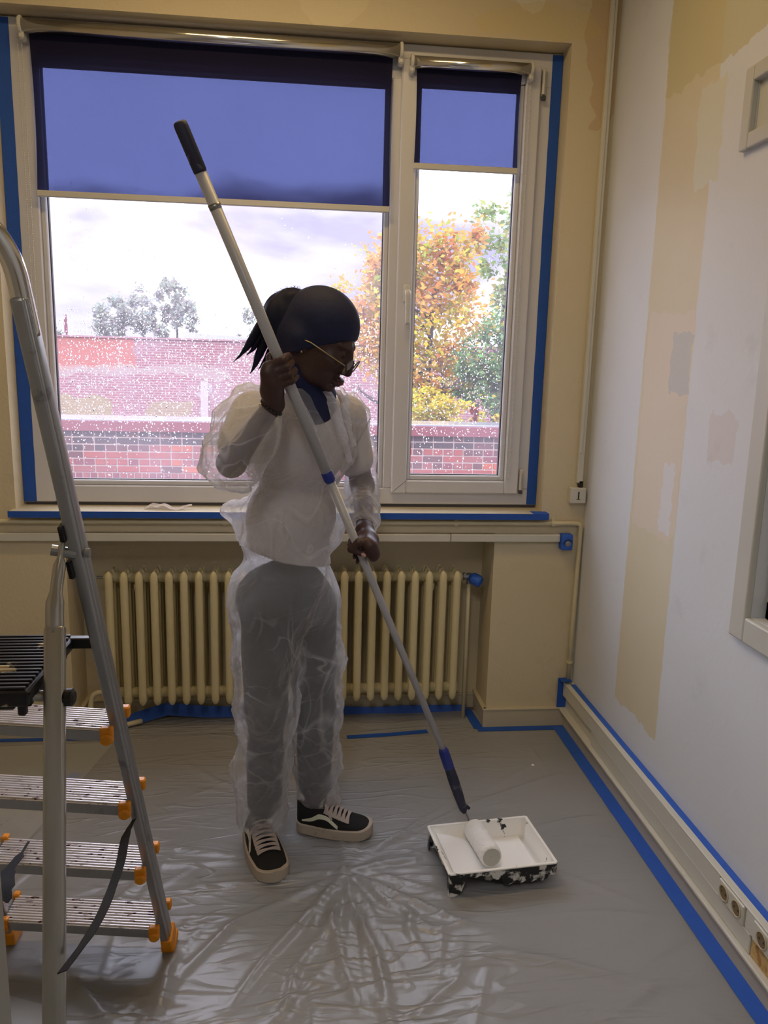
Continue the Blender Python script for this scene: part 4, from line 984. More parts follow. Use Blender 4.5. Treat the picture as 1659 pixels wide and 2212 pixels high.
bm = bmesh.new(); beam(bm, stile(1.205, 1)+Vector((-.012, -.020, 0)), stile(1.235, 1)+Vector((-.012, -.020, 0)), .010, .026, .002); obj('hinge_block', bm, m_black, lad); bm = bmesh.new(); beam(bm, stile(1.13, 1)+Vector((-.012, -.020, 0)), stile(1.165, 1)+Vector((-.012, -.020, 0)), .010, .026, .002); obj('hinge_block', bm, m_black, lad)
# webbing straps between front and rear frame
sp0, sp1 = stile(.50, 1)+Vector((-.014, -.03, 0)), rear(.40, 1)
pxs = [(290, 1770), (272, 1805), (260, 1864), (240, 1923), (221, 1970), (189, 2026), (134, 2100)]
Pst = [at(x, y, 1, sp0.y+(sp1.y-sp0.y)*i/6) for i, (x, y) in enumerate(pxs)]
bm = bmesh.new(); ribbon(bm, spline(Pst, 4), [.010]*2+[.014]*2+[.020]*9+[.022]*8+[.018]*4, .0015, Vector((1, .4, .35))); obj('strap', bm, m_webbing, lad)
bm = bmesh.new(); ribbon(bm, [rear(.42, 1)+Vector((-.016, -.02, 0)), rear(.36, 1)+Vector((-.024, -.02, 0)), rear(.335, 1)+Vector((-.012, -.02, 0))], .020, .0015, Vector((1, .2, .3))); obj('strap', bm, m_webbing, lad)
a = at(62, 1818, 1, 1.78); b = at(16, 1950, 1, 1.5)
bm = bmesh.new(); ribbon(bm, spline([a, at(42, 1850, 1, 1.7), at(16, 1885, 1, 1.62), at(14, 1915, 1, 1.56), b], 4), [.006]*4+[.020]*4+[.034]*5+[.02]*3+[.004], .0015, Vector((1, 0, 0))); obj('strap', bm, m_webbing, lad)

# ------------------------------------------------------------------ paint tray
tray = empty('paint_tray', (.582, 2.105, 0), 'paint tray filled with white paint and crusted with dried black paint', 'paint tray')
TL, TW, TZ = .325, .235, .078; ta = R(6)
def tp(u, v, z): # u 0..1 left to right, v 0..1 front to back
    x, y = (u-.5)*TL, (v-.5)*TW
    return Vector((.582+x*math.cos(ta)-y*math.sin(ta), 2.105+x*math.sin(ta)+y*math.cos(ta), z))
def prof(u): # depth of the tray floor along its length
    return .062-(.062-.012)*min(1, max(0, (u-.06)/.50)) if u < .56 else .012
def shell(off, rimout):
    bm = bmesh.new(); nu, nv = 24, 12; g = []
    for i in range(nu+1):
        row = []
        for j in range(nv+1):
            u, v = i/nu, j/nv
            e = min(u/.05, (1-u)/.06, v/.07, (1-v)/.07, 1); e = max(0, e)
            z = TZ+(prof(u)-TZ)*(e**.55 if e < 1 else 1)
            row.append(bm.verts.new(tp(u, v, z+off)))
        g.append(row)
    for i in range(nu):
        for j in range(nv): bm.faces.new((g[i][j], g[i+1][j], g[i+1][j+1], g[i][j+1]))
    return bm
bm = shell(0, 0); bmesh.ops.recalc_face_normals(bm, faces=bm.faces)
if bm.faces[100].normal.z < 0: bmesh.ops.reverse_faces(bm, faces=bm.faces)
obj('basin', bm, m_tray, tray, True, recalc=False)
bm = shell(-.0025, 0); obj('basin_underside', bm, m_tray_out, tray, True)
bm = bmesh.new(); loop = [tp(-.012, -.015, TZ), tp(1.012, -.015, TZ), tp(1.012, 1.015, TZ), tp(-.012, 1.015, TZ)]
for a, b in zip(loop, loop[1:]+loop[:1]): beam(bm, a, b, .009, .005, .002)
for v in bm.verts: v.co += Vector((0, 0, 1))*noise.noise(v.co*50)*.001
obj('rim', bm, m_tray, tray)
bm = bmesh.new()  # skirt apron hanging from the rim with legs at the shallow end
def apron(a, b, hf, n=20):
    top, bot = [], []
    for i in range(n+1):
        t = i/n; p = a.lerp(b, t); top.append(p); q = Vector(p); q.z = TZ-hf(t); bot.append(q)
    nrm = (b-a).normalized().cross(Vector((0, 0, 1)))*.002
    for i in range(n):
        vv = [bm.verts.new(x) for x in (top[i], top[i+1], bot[i+1], bot[i])]; ww = [bm.verts.new(x+nrm) for x in (top[i], top[i+1], bot[i+1], bot[i])]
        bm.faces.new(vv); bm.faces.new(ww[::-1]); bm.faces.new((vv[3], vv[2], ww[2], ww[3]))
front = lambda t: (.072 if t < .10 else .072-.054*min(1, (t-.10)/.05) if t < .16 else .016 if t < .40 else .030 if t < .50 else .052 if t < .93 else .036)+.003*math.sin(t*60)
apron(loop[0], loop[1], front, 60); apron(loop[3], loop[2], front, 60); apron(loop[0], loop[3], lambda t: .074 if t < .10 or t > .9 else .018, 40); apron(loop[1], loop[2], lambda t: .024+.004*math.sin(t*30), 20)
obj('apron', bm, m_tray_out, tray, recalc=False)
bm = bmesh.new(); nu, nv = 18, 8; g = []
for i in range(nu+1):
    row = []
    for j in range(nv+1):
        u = .05+.86*i/nu; v = .075+.85*j/nv; row.append(bm.verts.new(tp(u, v, max(prof(u)+.004, .026)+.0012*noise.noise(Vector((u*14, v*9, 0))))))
    g.append(row)
for i in range(nu):
    for j in range(nv): bm.faces.new((g[i][j], g[i+1][j], g[i+1][j+1], g[i][j+1]))
obj('paint', bm, m_paint, tray, True)

# ------------------------------------------------------------------ roller on its extension pole
PB = at(1001, 1748, 1, 2.245); PG = at(958, 1622, 1, 2.235); PT = at(387, 262, 1, 1.90)
pole = empty('paint_roller', PB, 'long white extension pole with a blue grip and a fluffy white paint roller', 'paint roller')
def pl(py):   # point on the pole by pixel row
    t = min(1, max(0, 0)); lo, hi = 0.0, 1.0
    for _ in range(40):
        m = (lo+hi)/2; p = PT.lerp(PG, m); v = p-CAM; yy = -v.dot(up2)/v.dot(fwd)*F_PX+1106
        if yy < py: lo = m
        else: hi = m
    return PT.lerp(PG, (lo+hi)/2)
bm = bmesh.new(); tube(bm, [pl(372), pl(1022)], .0142, 20); obj('outer_tube', bm, m_pole, pole, True)
bm = bmesh.new(); tube(bm, [pl(440), pl(452)], .0152, 20); obj('joint_ring', bm, m_steel, pole, True)
bm = bmesh.new(); tube(bm, [pl(1040), pl(1260), PG], [.0118, .0112, .0100], 20); obj('inner_tube', bm, m_pole, pole, True)
bm = bmesh.new(); tube(bm, [pl(1018), pl(1021), pl(1037), pl(1041)], [.0135, .0158, .0158, .0130], 16); o = obj('locking_collar', bm, m_bluepl, pole, True)
d = (PT-PG).normalized()
bm = bmesh.new(); tube(bm, [PT, PT+(pl(372)-PT)*.03, PT+(pl(372)-PT)*.12, pl(368), pl(373)], [.011, .0155, .0165, .0162, .015], 18); obj('top_grip', bm, m_grip, pole, True)
GB = PB
bm = bmesh.new(); tube(bm, [PG+d*.012, PG, PG.lerp(GB, .12), PG.lerp(GB, .26), PG.lerp(GB, .30)], [.012, .0165, .017, .017, .015], 16); obj('connector', bm, m_bluepl, pole, True)
bm = bmesh.new(); tube(bm, [PG.lerp(GB, .28), PG.lerp(GB, .5), PG.lerp(GB, .72), PG.lerp(GB, .9), GB, GB+Vector((.004, 0, -.012))], [.016, .0175, .0165, .0145, .013, .007], 16)
tube(bm, [PG.lerp(GB, .9), PG.lerp(GB, .97)+Vector((.022, 0, -.004))], [.010, .005], 8); obj('handle', bm, m_grip, pole, True)
RA = at(1022, 1789, 1, 2.215); RB = at(1062, 1852, 1, 2.035); ax = (RB-RA).normalized()
bm = bmesh.new(); tube(bm, spline([GB, GB.lerp(RA, .5)+Vector((-.003, .02, .006)), RA-ax*.014, RA+ax*.02], 6), .0032, 8); obj('wire_frame', bm, m_steel, pole, True)
bm = bmesh.new(); n = 26
pts = [RA+(RB-RA)*i/n for i in range(n+1)]; rr = [.0335 if 0 < i < n else .029 for i in range(n+1)]
tube(bm, pts, rr, 32)
for v in bm.verts: v.co += Vector((noise.noise(v.co*130), noise.noise(v.co*130+Vector((9, 0, 0))), noise.noise(v.co*130+Vector((0, 9, 0)))))*.0022
rc = obj('roller_cover', bm, m_fleece, pole, True)
bm = bmesh.new(); tube(bm, [RB-ax*.002, RB+ax*.0012], .0275, 24); tube(bm, [RB, RB+ax*.003], .0042, 12); obj('end_cap', bm, M('cap_plastic', (186, 184, 172), .6), rc)

# ------------------------------------------------------------------ sculpting with distance fields
class Field:
    """distance field on a regular grid; shapes blend smoothly; surface() meshes the zero level"""
    def __init__(s, lo, hi, h):
        s.lo = np.array(lo, float); s.h = h; s.n = np.ceil((np.array(hi, float)-s.lo)/h).astype(int)+1
        s.F = np.full(s.n, .06, np.float32)
    def _win(s, lo, hi):
        a = np.clip(np.floor((np.array(lo)-s.lo)/s.h).astype(int), 0, s.n); b = np.clip(np.ceil((np.array(hi)-s.lo)/s.h).astype(int)+1, 0, s.n)
        if (b <= a).any(): return None
        g = [(s.lo[i]+np.arange(a[i], b[i])*s.h).astype(np.float32) for i in range(3)]
        return tuple(slice(a[i], b[i]) for i in range(3)), g[0][:, None, None], g[1][None, :, None], g[2][None, None, :]
    def _put(s, sl, d, k, sub):
        F = s.F[sl]
        if sub: d = -d; hh = np.clip(.5-.5*(F-d)/k, 0, 1); s.F[sl] = F*(1-hh)+d*hh+k*hh*(1-hh) if k > 0 else np.maximum(F, d)
        else: hh = np.clip(.5+.5*(d-F)/k, 0, 1); s.F[sl] = d*(1-hh)+F*hh-k*hh*(1-hh)
    def cap(s, a, b, ra, rb, k=.01, sub=False):
        a = np.array(a, float); b = np.array(b, float); m = max(ra, rb)+.06+k
        w = s._win(np.minimum(a, b)-m, np.maximum(a, b)+m)
        if w is None: return
        sl, X, Y, Z = w; ab = b-a; L2 = max(ab@ab, 1e-9)
        t = np.clip(((X-a[0])*ab[0]+(Y-a[1])*ab[1]+(Z-a[2])*ab[2])/L2, 0, 1)
        d = np.sqrt((X-a[0]-t*ab[0])**2+(Y-a[1]-t*ab[1])**2+(Z-a[2]-t*ab[2])**2)-(ra+(rb-ra)*t)
        s._put(sl, d, k, sub)
    def chain(s, pts, rs, k=.01):
        for i in range(len(pts)-1): s.cap(pts[i], pts[i+1], rs[i], rs[i+1], k)
    def ell(s, c, r, B=None, k=.01, sub=False):
        c = np.array(c, float); r = np.array(r, float); B = np.eye(3) if B is None else np.array(B, float)
        m = r.max()+.06+k; w = s._win(c-m, c+m)
        if w is None: return
        sl, X, Y, Z = w; q = [((X-c[0])*B[i][0]+(Y-c[1])*B[i][1]+(Z-c[2])*B[i][2]) for i in range(3)]
        k0 = np.sqrt(sum((q[i]/r[i])**2 for i in range(3))); k1 = np.sqrt(sum((q[i]/r[i]**2)**2 for i in range(3)))
        s._put(sl, k0*(k0-1)/np.maximum(k1, 1e-6), k, sub)
    def cut(s, p, n, k=.002):
        """keep the side the normal n points away from"""
        X = [(s.lo[i]+np.arange(s.n[i])*s.h).astype(np.float32) for i in range(3)]
        d = (X[0][:, None, None]-p[0])*n[0]+(X[1][None, :, None]-p[1])*n[1]+(X[2][None, None, :]-p[2])*n[2]
        s.F = np.maximum(s.F, d)
    def surface(s):
        F = s.F; ins = F < 0; h = s.h
        c = np.zeros(tuple(s.n-1), np.int8)
        for i in (0, 1):
            for j in (0, 1):
                for k in (0, 1): c += ins[i:s.n[0]-1+i, j:s.n[1]-1+j, k:s.n[2]-1+k]
        act = (c > 0) & (c < 8); I = np.argwhere(act); idx = np.full(act.shape, -1, np.int64); idx[act] = np.arange(len(I))
        acc = np.zeros((len(I), 3)); cnt = np.zeros(len(I))
        corners = [(i, j, k) for i in (0, 1) for j in (0, 1) for k in (0, 1)]
        for a in corners:
            for ax in range(3):
                if a[ax]: continue
                b = list(a); b[ax] = 1
                fa = F[I[:, 0]+a[0], I[:, 1]+a[1], I[:, 2]+a[2]]; fb = F[I[:, 0]+b[0], I[:, 1]+b[1], I[:, 2]+b[2]]
                m = (fa < 0) != (fb < 0); t = np.where(m, fa/np.where(m, fa-fb, 1), 0)
                p = np.tile(np.array(a, float), (len(I), 1)); p[:, ax] += t
                acc[m] += p[m]; cnt[m] += 1
        V = s.lo+(I+acc/cnt[:, None])*h
        Q = []
        for ax in range(3):
            o = [0, 1, 2]; o.remove(ax); u, v = o
            sl0 = [slice(None)]*3; sl1 = [slice(None)]*3; sl0[ax] = slice(0, -1); sl1[ax] = slice(1, None)
            for q in o: sl0[q] = slice(1, -1); sl1[q] = slice(1, -1)
            A = ins[tuple(sl0)]; Bq = ins[tuple(sl1)]; E = np.argwhere(A != Bq)
            if not len(E): continue
            base = E.copy(); base[:, u] += 1; base[:, v] += 1
            def cell(du, dv):
                q = base.copy(); q[:, u] += du; q[:, v] += dv; return idx[q[:, 0], q[:, 1], q[:, 2]]
            quad = np.stack([cell(-1, -1), cell(0, -1), cell(0, 0), cell(-1, 0)], 1)
            flip = A[tuple(E.T)] == (ax == 1)
            quad[flip] = quad[flip][:, ::-1]
            Q.append(quad)
        return V, np.vstack(Q)
def vnormals(V, Q):
    n = np.cross(V[Q[:, 2]]-V[Q[:, 0]], V[Q[:, 3]]-V[Q[:, 1]]); N = np.zeros_like(V)
    for i in range(4): np.add.at(N, Q[:, i], n)
    return N/np.maximum(np.linalg.norm(N, axis=1), 1e-9)[:, None]
def relax(V, Q, n):
    for _ in range(n):
        S = np.zeros_like(V); c = np.zeros(len(V))
        for i in range(4): np.add.at(S, Q[:, i], V[Q[:, (i+1) % 4]]+V[Q[:, i-1]]); np.add.at(c, Q[:, i], 2)
        V = V*.4+.6*S/np.maximum(c, 1)[:, None]
    return V
def sdf_obj(name, V, Q, m, parent, keep=None):
    if keep is not None:
        fm = keep[Q].all(1); Q = Q[fm]; used = np.unique(Q); mp = np.full(len(V), -1); mp[used] = np.arange(len(used)); V = V[used]; Q = mp[Q]
    if keep is not None:
        E = np.sort(np.vstack([Q[:, [i, (i+1) % 4]] for i in range(4)]), axis=1); key, cn = np.unique(E, axis=0, return_counts=True); be = key[cn == 1]
        for _ in range(14):
            S = np.zeros_like(V); c = np.zeros(len(V)); np.add.at(S, be[:, 0], V[be[:, 1]]); np.add.at(S, be[:, 1], V[be[:, 0]]); np.add.at(c, be.ravel(), 1)
            b = c > 0; V[b] = V[b]*.5+.5*S[b]/c[b, None]
    me = bpy.data.meshes.new(name); n = len(Q); me.vertices.add(len(V)); me.loops.add(4*n); me.polygons.add(n)
    me.vertices.foreach_set('co', V.astype(np.float32).ravel()); me.loops.foreach_set('vertex_index', Q.ravel().astype(np.int32))
    me.polygons.foreach_set('loop_start', np.arange(0, 4*n, 4, dtype=np.int32)); me.polygons.foreach_set('loop_total', np.full(n, 4, np.int32)); me.update(calc_edges=True)
    return link(name, me, m, parent, True)

# ------------------------------------------------------------------ the person
person = empty('person', (0, 2.28, 0), 'person in a translucent white coverall holding a long paint roller pole and looking down', 'person')
def J(px, py, Y): return np.array(at(px, py, 1, Y))
bf = np.array((.57, -.82, 0.)); bl = np.array((.82, .57, 0.)); uz = np.array((0, 0, 1.))   # body forward, her left, up
BB = [bl, bf, uz]
pelv, waist, chest, neckb = J(614, 1290, 2.30), J(628, 1120, 2.30), J(646, 960, 2.30), J(676, 850, 2.285)
shR, shL = J(548, 893, 2.19), J(746, 900, 2.37)
elR, wrR = J(500, 1000, 2.06), J(592, 872, 2.03)
elL, wrL = J(783, 1050, 2.40), J(788, 1148, 2.17)
hpR, hpL = J(580, 1310, 2.25), J(668, 1310, 2.35)
knR, knL = J(574, 1530, 2.22), J(680, 1535, 2.35)
anR, anL = J(572, 1745, 2.27), J(681, 1740, 2.375)
# head frame
hp_ = R(28); hf = np.array((math.cos(hp_)*.94, -math.cos(hp_)*.34, -math.sin(hp_))); hl = np.array((.34, .94, 0.)); hu = np.cross(hf, hl)*1.0
hu = hu/np.linalg.norm(hu); hu = hu if hu[2] > 0 else -hu
HB = [hf, hl, hu]; HC_ = J(690, 717, 2.20)
def H(a, l, b): return HC_+hf*a+hl*l+hu*b

body = Field((-.34, 1.90, .03), (.33, 2.56, 1.76), .0042)
c = body
# trunk
c.ell(pelv, (.155, .105, .11), BB, .03); c.ell(waist, (.125, .09, .13), BB, .04); c.ell(chest, (.145, .10, .15), BB, .04)
c.cap(shR, shL, .045, .045, .03); c.chain([chest+uz*.06, neckb, H(-.035, 0, -.09)], [.07, .055, .05], .025)
for hip, kn, an, ft in ((hpR, knR, anR, 1), (hpL, knL, anL, 2)): c.chain([hip, kn, an], [.080, .052, .036], .025); c.ell((hip+kn)/2*.3+kn*.7-uz*.10, (.045, .05, .09), BB, .03)
c.chain([shR, elR, wrR], [.045, .036, .024], .02); c.chain([shL, elL, wrL], [.045, .035, .023], .02)
# head
c.ell(H(-.005, 0, .022), (.102, .075, .092), HB, .02); c.ell(H(.045, 0, -.045), (.066, .058, .085), HB, .025)
c.ell(H(.052, 0, -.094), (.050, .046, .036), HB, .02); c.ell(H(.094, 0, -.117), (.019, .020, .016), HB, .012)
c.cap(H(.110, 0, -.008), H(.126, 0, -.050), .007, .011, .012); c.ell(H(.122, 0, -.060), (.015, .013, .010), HB, .008)
for s_ in (-1, 1):
    c.ell(H(.113, .014*s_, -.062), (.011, .008, .008), HB, .006); c.cap(H(.103, .012*s_, .008), H(.090, .045*s_, .004), .008, .008, .012)
    c.ell(H(.080, .040*s_, -.046), (.026, .022, .022), HB, .02); c.ell(H(.104, .031*s_, -.018), (.012, .016, .010), HB, .008, True)
    c.ell(H(.093, .031*s_, -.018), (.013, .014, .010), HB, .003)
    c.ell(H(-.002, .068*s_, -.036), (.018, .010, .028), HB, .006)
c.ell(H(.116, 0, -.086), (.013, .024, .0075), HB, .004); c.ell(H(.113, 0, -.099), (.012, .021, .008), HB, .004)
c.ell(H(.100, 0, -.108), (.006, .020, .004), HB, .004, True)
# hands: metacarpal block, four bent fingers and a thumb round the pole
PD = np.array((PG-PT).normalized())
def grip(G, N, T, wrist, along, pr, thumb):
    """G point on the pole, N from the pole to the knuckles' side, T the way the fingers wrap, along: unit along the pole to the little finger"""
    N = N-PD*(N@PD); N /= np.linalg.norm(N); T = T-PD*(T@PD)-N*(T@N); T /= np.linalg.norm(T)
    offs = (-.030, -.010, .010, .028); rad = (.0090, .0095, .0090, .0078)
    for o, r in zip(offs, rad):
        q = lambda ang, d: G+along*o+(N*math.cos(ang)+T*math.sin(ang))*d
        R0 = pr+r+.001; m, p1, p2, p3 = q(R(-40), R0+.014), q(R(38), R0+.010), q(R(115), R0+.002), q(R(190), R0-.001)
        c.cap(wrist*.55+m*.45, m, .012, r*1.18, .008); c.cap(m, p1, r*1.15, r*1.05, .003); c.cap(p1, p2, r*1.02, r*.95, .002); c.cap(p2, p3, r*.92, r*.75, .002)
    mc = G+N*(pr+.020)-T*(.030)
    c.ell(wrist*.5+mc*.5, (.030, .022, .030), None, .018); c.cap(wrist, mc-along*.012, .024, .020, .015); c.cap(wrist, mc+along*.014, .022, .018, .015)
    t0, t1, t2, t3 = thumb; c.cap(t0, t1, .016, .0125, .010); c.cap(t1, t2, .0120, .0105, .004); c.cap(t2, t3, .0105, .0080, .003)
GR1 = np.array(pl(800)); GL2 = np.array(pl(1190))
camd = np.array((0, -1., 0))
grip(GR1, np.array((-.35, -.9, .1)), np.array((1., -.35, 0)), wrR, PD, .0142,
     (wrR+np.array((.010, -.004, .035)), GR1+np.array((-.034, .004, .0)), GR1-PD*.035+np.array((-.022, .020, .0)), GR1-PD*.058+np.array((.002, .022, .0))))
grip(GL2, np.array((.95, .15, 0)), np.array((0.1, 1., 0)), wrL, PD, .0114,
     (wrL+np.array((-.012, -.004, -.020)), GL2+np.array((-.004, -.026, .030)), GL2+np.array((-.026, -.022, .010)), GL2+np.array((.012, -.028, -.004))))
V, Q = c.surface(); V = relax(V, Q, 1)
sdf_obj('body', V, Q, m_skin, person); del body, c
# eyelids, thumbnail, lips tint
def blob(name, cc, rr, B, m, par):
    bm = bmesh.new(); r = bmesh.ops.create_uvsphere(bm, u_segments=14, v_segments=8, radius=1)
    for v in bm.verts:
        q = v.co.copy(); v.co = Vector(cc+B[0]*q.x*rr[0]+B[1]*q.y*rr[1]+B[2]*q.z*rr[2])
    return obj(name, bm, m, par, True)
blob('lips', H(.1185, 0, -.092), (.011, .019, .0085), HB, M('brown_lips', (92, 44, 44), .45), person)
blob('thumbnail', GL2+np.array((.009, -.0365, -.003)), (.0075, .003, .0060), [np.array((1., 0, -.3)), camd, uz], M('nail', (196, 150, 140), .35), person)
blob('earring', H(.008, -.086, -.060), (.003, .003, .003), HB, m_steel, person)

# navy undershirt, white shirt, dark trousers
f = Field((-.3, 2.05, 1.2), (.3, 2.5, 1.55), .006)
f.chain([chest+uz*.05, neckb-uz*.01, H(-.030, 0, -.115)], [.085, .064, .054], .02); f.ell(chest+uz*.04+bf*.01, (.10, .096, .10), BB, .03); f.cut(H(-.03, 0, -.105), hu*-1*-1)
V, Q = f.surface(); sdf_obj('undershirt', relax(V, Q, 1), Q, m_navy, person)
f = Field((-.36, 1.95, .88), (.34, 2.56, 1.50), .007)
f.ell(pelv+uz*.10, (.158, .118, .12), BB, .04); f.ell(waist, (.145, .110, .14), BB, .05); f.ell(chest, (.155, .115, .15), BB, .04); f.cap(shR, shL, .054, .054, .03)
f.cap(shR, shR*.35+elR*.65, .062, .062, .02); f.cap(shL, shL*.4+elL*.6, .060, .058, .02)
f.cut(J(640, 1222, 2.2), np.array((-.30, .0, -1.0)))
f.ell(neckb+bf*.04, (.088, .088, .062), BB, .01, True)
V, Q = f.surface(); N = vnormals(V, Q)
d = np.array([noise.noise(Vector(p*np.array((9, 9, 5)))) for p in V]); V = V+N*(d*.008)[:, None]
sdf_obj('shirt', relax(V, Q, 1), Q, m_cloth_white, person)
f = Field((-.3, 2.0, .06), (.3, 2.56, 1.02), .008)
f.ell(pelv+uz*.01, (.152, .112, .11), BB, .04)
for hip, kn, an in ((hpR, knR, anR), (hpL, knL, anL)): f.chain([hip, kn, an+uz*.02], [.088, .060, .052], .03)
f.cut((0, 0, .125), (0, 0, -1))
V, Q = f.surface(); N = vnormals(V, Q)
d = np.array([abs(noise.noise(Vector(p*np.array((8, 8, 6))))) for p in V]); V = V+N*(.012*(.3-d))[:, None]
sdf_obj('trousers', relax(V, Q, 1), Q, m_trousers, person)

# the coverall: loose thin cloth, open at neck, cuffs and hems
f = Field((-.42, 1.88, .04), (.40, 2.62, 1.56), .0068)
f.ell(pelv+uz*.02, (.182, .150, .14), BB, .05); f.ell(waist-uz*.02, (.178, .150, .14), BB, .05); f.ell(chest, (.178, .150, .155), BB, .05)
f.ell(J(520, 1105, 2.30), (.065, .06, .035), BB, .03)                       # blouson fold over the hip
f.cap(shR+uz*.0, shL, .074, .072, .04); f.ell(neckb, (.10, .09, .055), BB, .05)
f.ell(J(528, 930, 2.13), (.082, .08, .095), BB, .04); f.chain([shR, elR+np.array((.004, 0, .012)), elR*.40+wrR*.60+np.array((-.006, 0, -.018)), wrR+np.array((-.008, 0, -.012))], [.074, .082, .062, .036], .035)
f.chain([shL+uz*.002, J(778, 985, 2.41), elL, J(780, 1105, 2.28), wrL+np.array((-.003, .01, .004))], [.060, .050, .052, .050, .038], .03)
f.chain([hpR, J(574, 1420, 2.24), knR, J(566, 1650, 2.25), J(567, 1775, 2.27)], [.112, .098, .086, .082, .082], .04)
f.chain([hpL, J(674, 1420, 2.35), knL, J(684, 1640, 2.37), J(684, 1735, 2.385)], [.106, .094, .082, .074, .080], .04)
f.ell(J(668, 1235, 2.2), (.05, .05, .05), BB, .05)
V, Q = f.surface(); V = relax(V, Q, 1); N = vnormals(V, Q)
def ridged(p, s, o): return 1-min(1, abs(noise.noise(Vector((p[0]*s[0]+o, p[1]*s[1]-o, p[2]*s[2]+o*.7))))*3.2)
kz = [knR[2], knL[2]]
D = np.zeros(len(V))
for i, p in enumerate(V):
    z = p[2]
    w = .35+.65*math.exp(-((z-.50)/.20)**2)+.5*math.exp(-((z-.20)/.12)**2)+(.55 if z > 1.0 and (p[0] < -.14 or p[0] > .14) else 0)
    sh = Vector((p[0]+.35*z, p[1]-.2*z, z))      # creases run aslant
    a = noise.noise(Vector((p[0]*7, p[1]*7, z*4.0)))
    b = ridged(sh, (9, 9, 5), 3.1); c_ = ridged(Vector((p[0]-.5*z, p[1], z)), (13, 13, 8), 7.7); e_ = ridged(p, (26, 26, 20), 1.3)
    D[i] = .010*a+w*(.011*b*b+.008*c_*c_+.003*e_)-.006
V = V+N*D[:, None]
def axial(p, a, b): ab = b-a; return ((p-a)@ab)/(ab@ab)
keep = np.ones(len(V), bool)
tR = ((V-elR)@(wrR-elR))/((wrR-elR)@(wrR-elR)); nearR = np.linalg.norm(V-wrR, axis=1) < .085; keep &= ~(nearR & (tR > .93))
tL = ((V-elL)@(wrL-elL))/((wrL-elL)@(wrL-elL)); nearL = np.linalg.norm(V-wrL, axis=1) < .075; keep &= ~(nearL & (tL > .97))
legR = V[:, 2] < .30; side = (V-(anR+anL)/2)@bl
hemz = np.where(side < 0, .082-.35*((V@bl)-(anR@bl)), .095)
keep &= ~(V[:, 2] < hemz-.03+0*side)
nk = V-(neckb+bf*.01); r_ = np.sqrt((nk@bl)**2/.080**2+(nk@bf)**2/.085**2); keep &= ~((r_ < 1)&(V[:, 2] > neckb[2]-.035))
vopen = (np.abs(nk@bl) < .052*(np.clip((V[:, 2]-(neckb[2]-.12))/.10, 0, 1)))&((nk@bf) > 0)&(V[:, 2] > neckb[2]-.12); keep &= ~vopen
suit = sdf_obj('coverall', V, Q, m_suit, person, keep)
# collar: two folded bands that fall from the neck down the chest
def pt_(px, py, Y): return Vector(at(px, py, 1, Y))
bm = bmesh.new(); ribbon(bm, spline([pt_(700, 838, 2.25), pt_(716, 862, 2.19), pt_(728, 905, 2.155), pt_(742, 950, 2.165), pt_(757, 1000, 2.19)], 5), [.026]*6+[.034]*5+[.030]*5+[.018]*5, .0015, Vector((1, .35, 0)))
ribbon(bm, spline([pt_(728, 842, 2.30), pt_(742, 870, 2.25), pt_(752, 920, 2.21), pt_(764, 965, 2.21)], 5), [.022]*6+[.026]*5+[.016]*5, .0015, Vector((1, .5, 0)))
obj('collar', bm, m_suit, person, True)
bm = bmesh.new(); ribbon(bm, spline([pt_(632, 838, 2.16), pt_(648, 872, 2.135), pt_(676, 930, 2.125), pt_(700, 985, 2.135)], 5), [.022]*6+[.024]*5+[.014]*5, .0015, Vector((1, .2, 0)))
obj('collar', bm, m_suit, person, True)

# head wrap, bun, ponytail
f = Field((-.22, 2.02, 1.44), (.17, 2.40, 1.78), .0042)
f.ell(H(-.004, 0, .026), (.109, .083, .098), HB, .01); f.ell(H(-.05, 0, -.03), (.075, .070, .080), HB, .02); f.ell(H(-.020, 0, -.035), (.060, .089, .060), HB, .02)
pn = H(.112, 0, .036); dn = hf*.143+hu*.122; nn = np.cross(dn, hl); nn /= np.linalg.norm(nn); nn = nn if nn@hf > 0 else -nn
f.cut(pn, nn)
V, Q = f.surface(); sdf_obj('head_wrap', relax(V, Q, 2), Q, m_wrap, person)
f = Field((-.26, 2.05, 1.42), (.12, 2.42, 1.80), .0045)
bc = J(626, 690, 2.235); f.ell(bc, (.066, .062, .078), None, .02); f.ell(J(634, 648, 2.235), (.040, .045, .030), None, .02); f.ell(J(592, 690, 2.235), (.034, .045, .060), None, .03); f.ell(J(618, 735, 2.235), (.050, .05, .045), None, .03)
V, Q = f.surface(); N = vnormals(V, Q); d = np.array([noise.noise(Vector(p*np.array((45, 45, 18)))) for p in V]); V = V+N*(d*.004)[:, None]
hair = sdf_obj('hair', V, Q, m_hair, person)
def lock(pts, ws, nm='ponytail'):
    bm = bmesh.new(); P = spline(pts, 5); W = np.interp(np.linspace(0, 1, len(P)), np.linspace(0, 1, len(ws)), ws); tube(bm, P, [max(.0006, float(w)) for w in W], 10, sx=.55, hint=Vector((0, 1, 0)))
    for v in bm.verts: v.co += Vector((noise.noise(v.co*70), 0, noise.noise(v.co*70+Vector((4, 0, 0)))))*.0018
    obj(nm, bm, m_hair, hair, True)
q = lambda x, y: pt_(x, y, 2.235)
lock([q(588, 675), q(562, 708), q(540, 740), q(522, 764), q(503, 783)], [.034, .030, .020, .009, .0008])
lock([q(596, 700), q(574, 735), q(560, 765), q(550, 790), q(540, 808)], [.036, .028, .022, .012, .001])
lock([q(580, 700), q(558, 735), q(545, 755), q(532, 768)], [.026, .018, .009, .001])
lock([q(600, 720), q(582, 760), q(568, 785), q(558, 800)], [.020, .014, .007, .001])
bm = bmesh.new(); rh = random.Random(2)
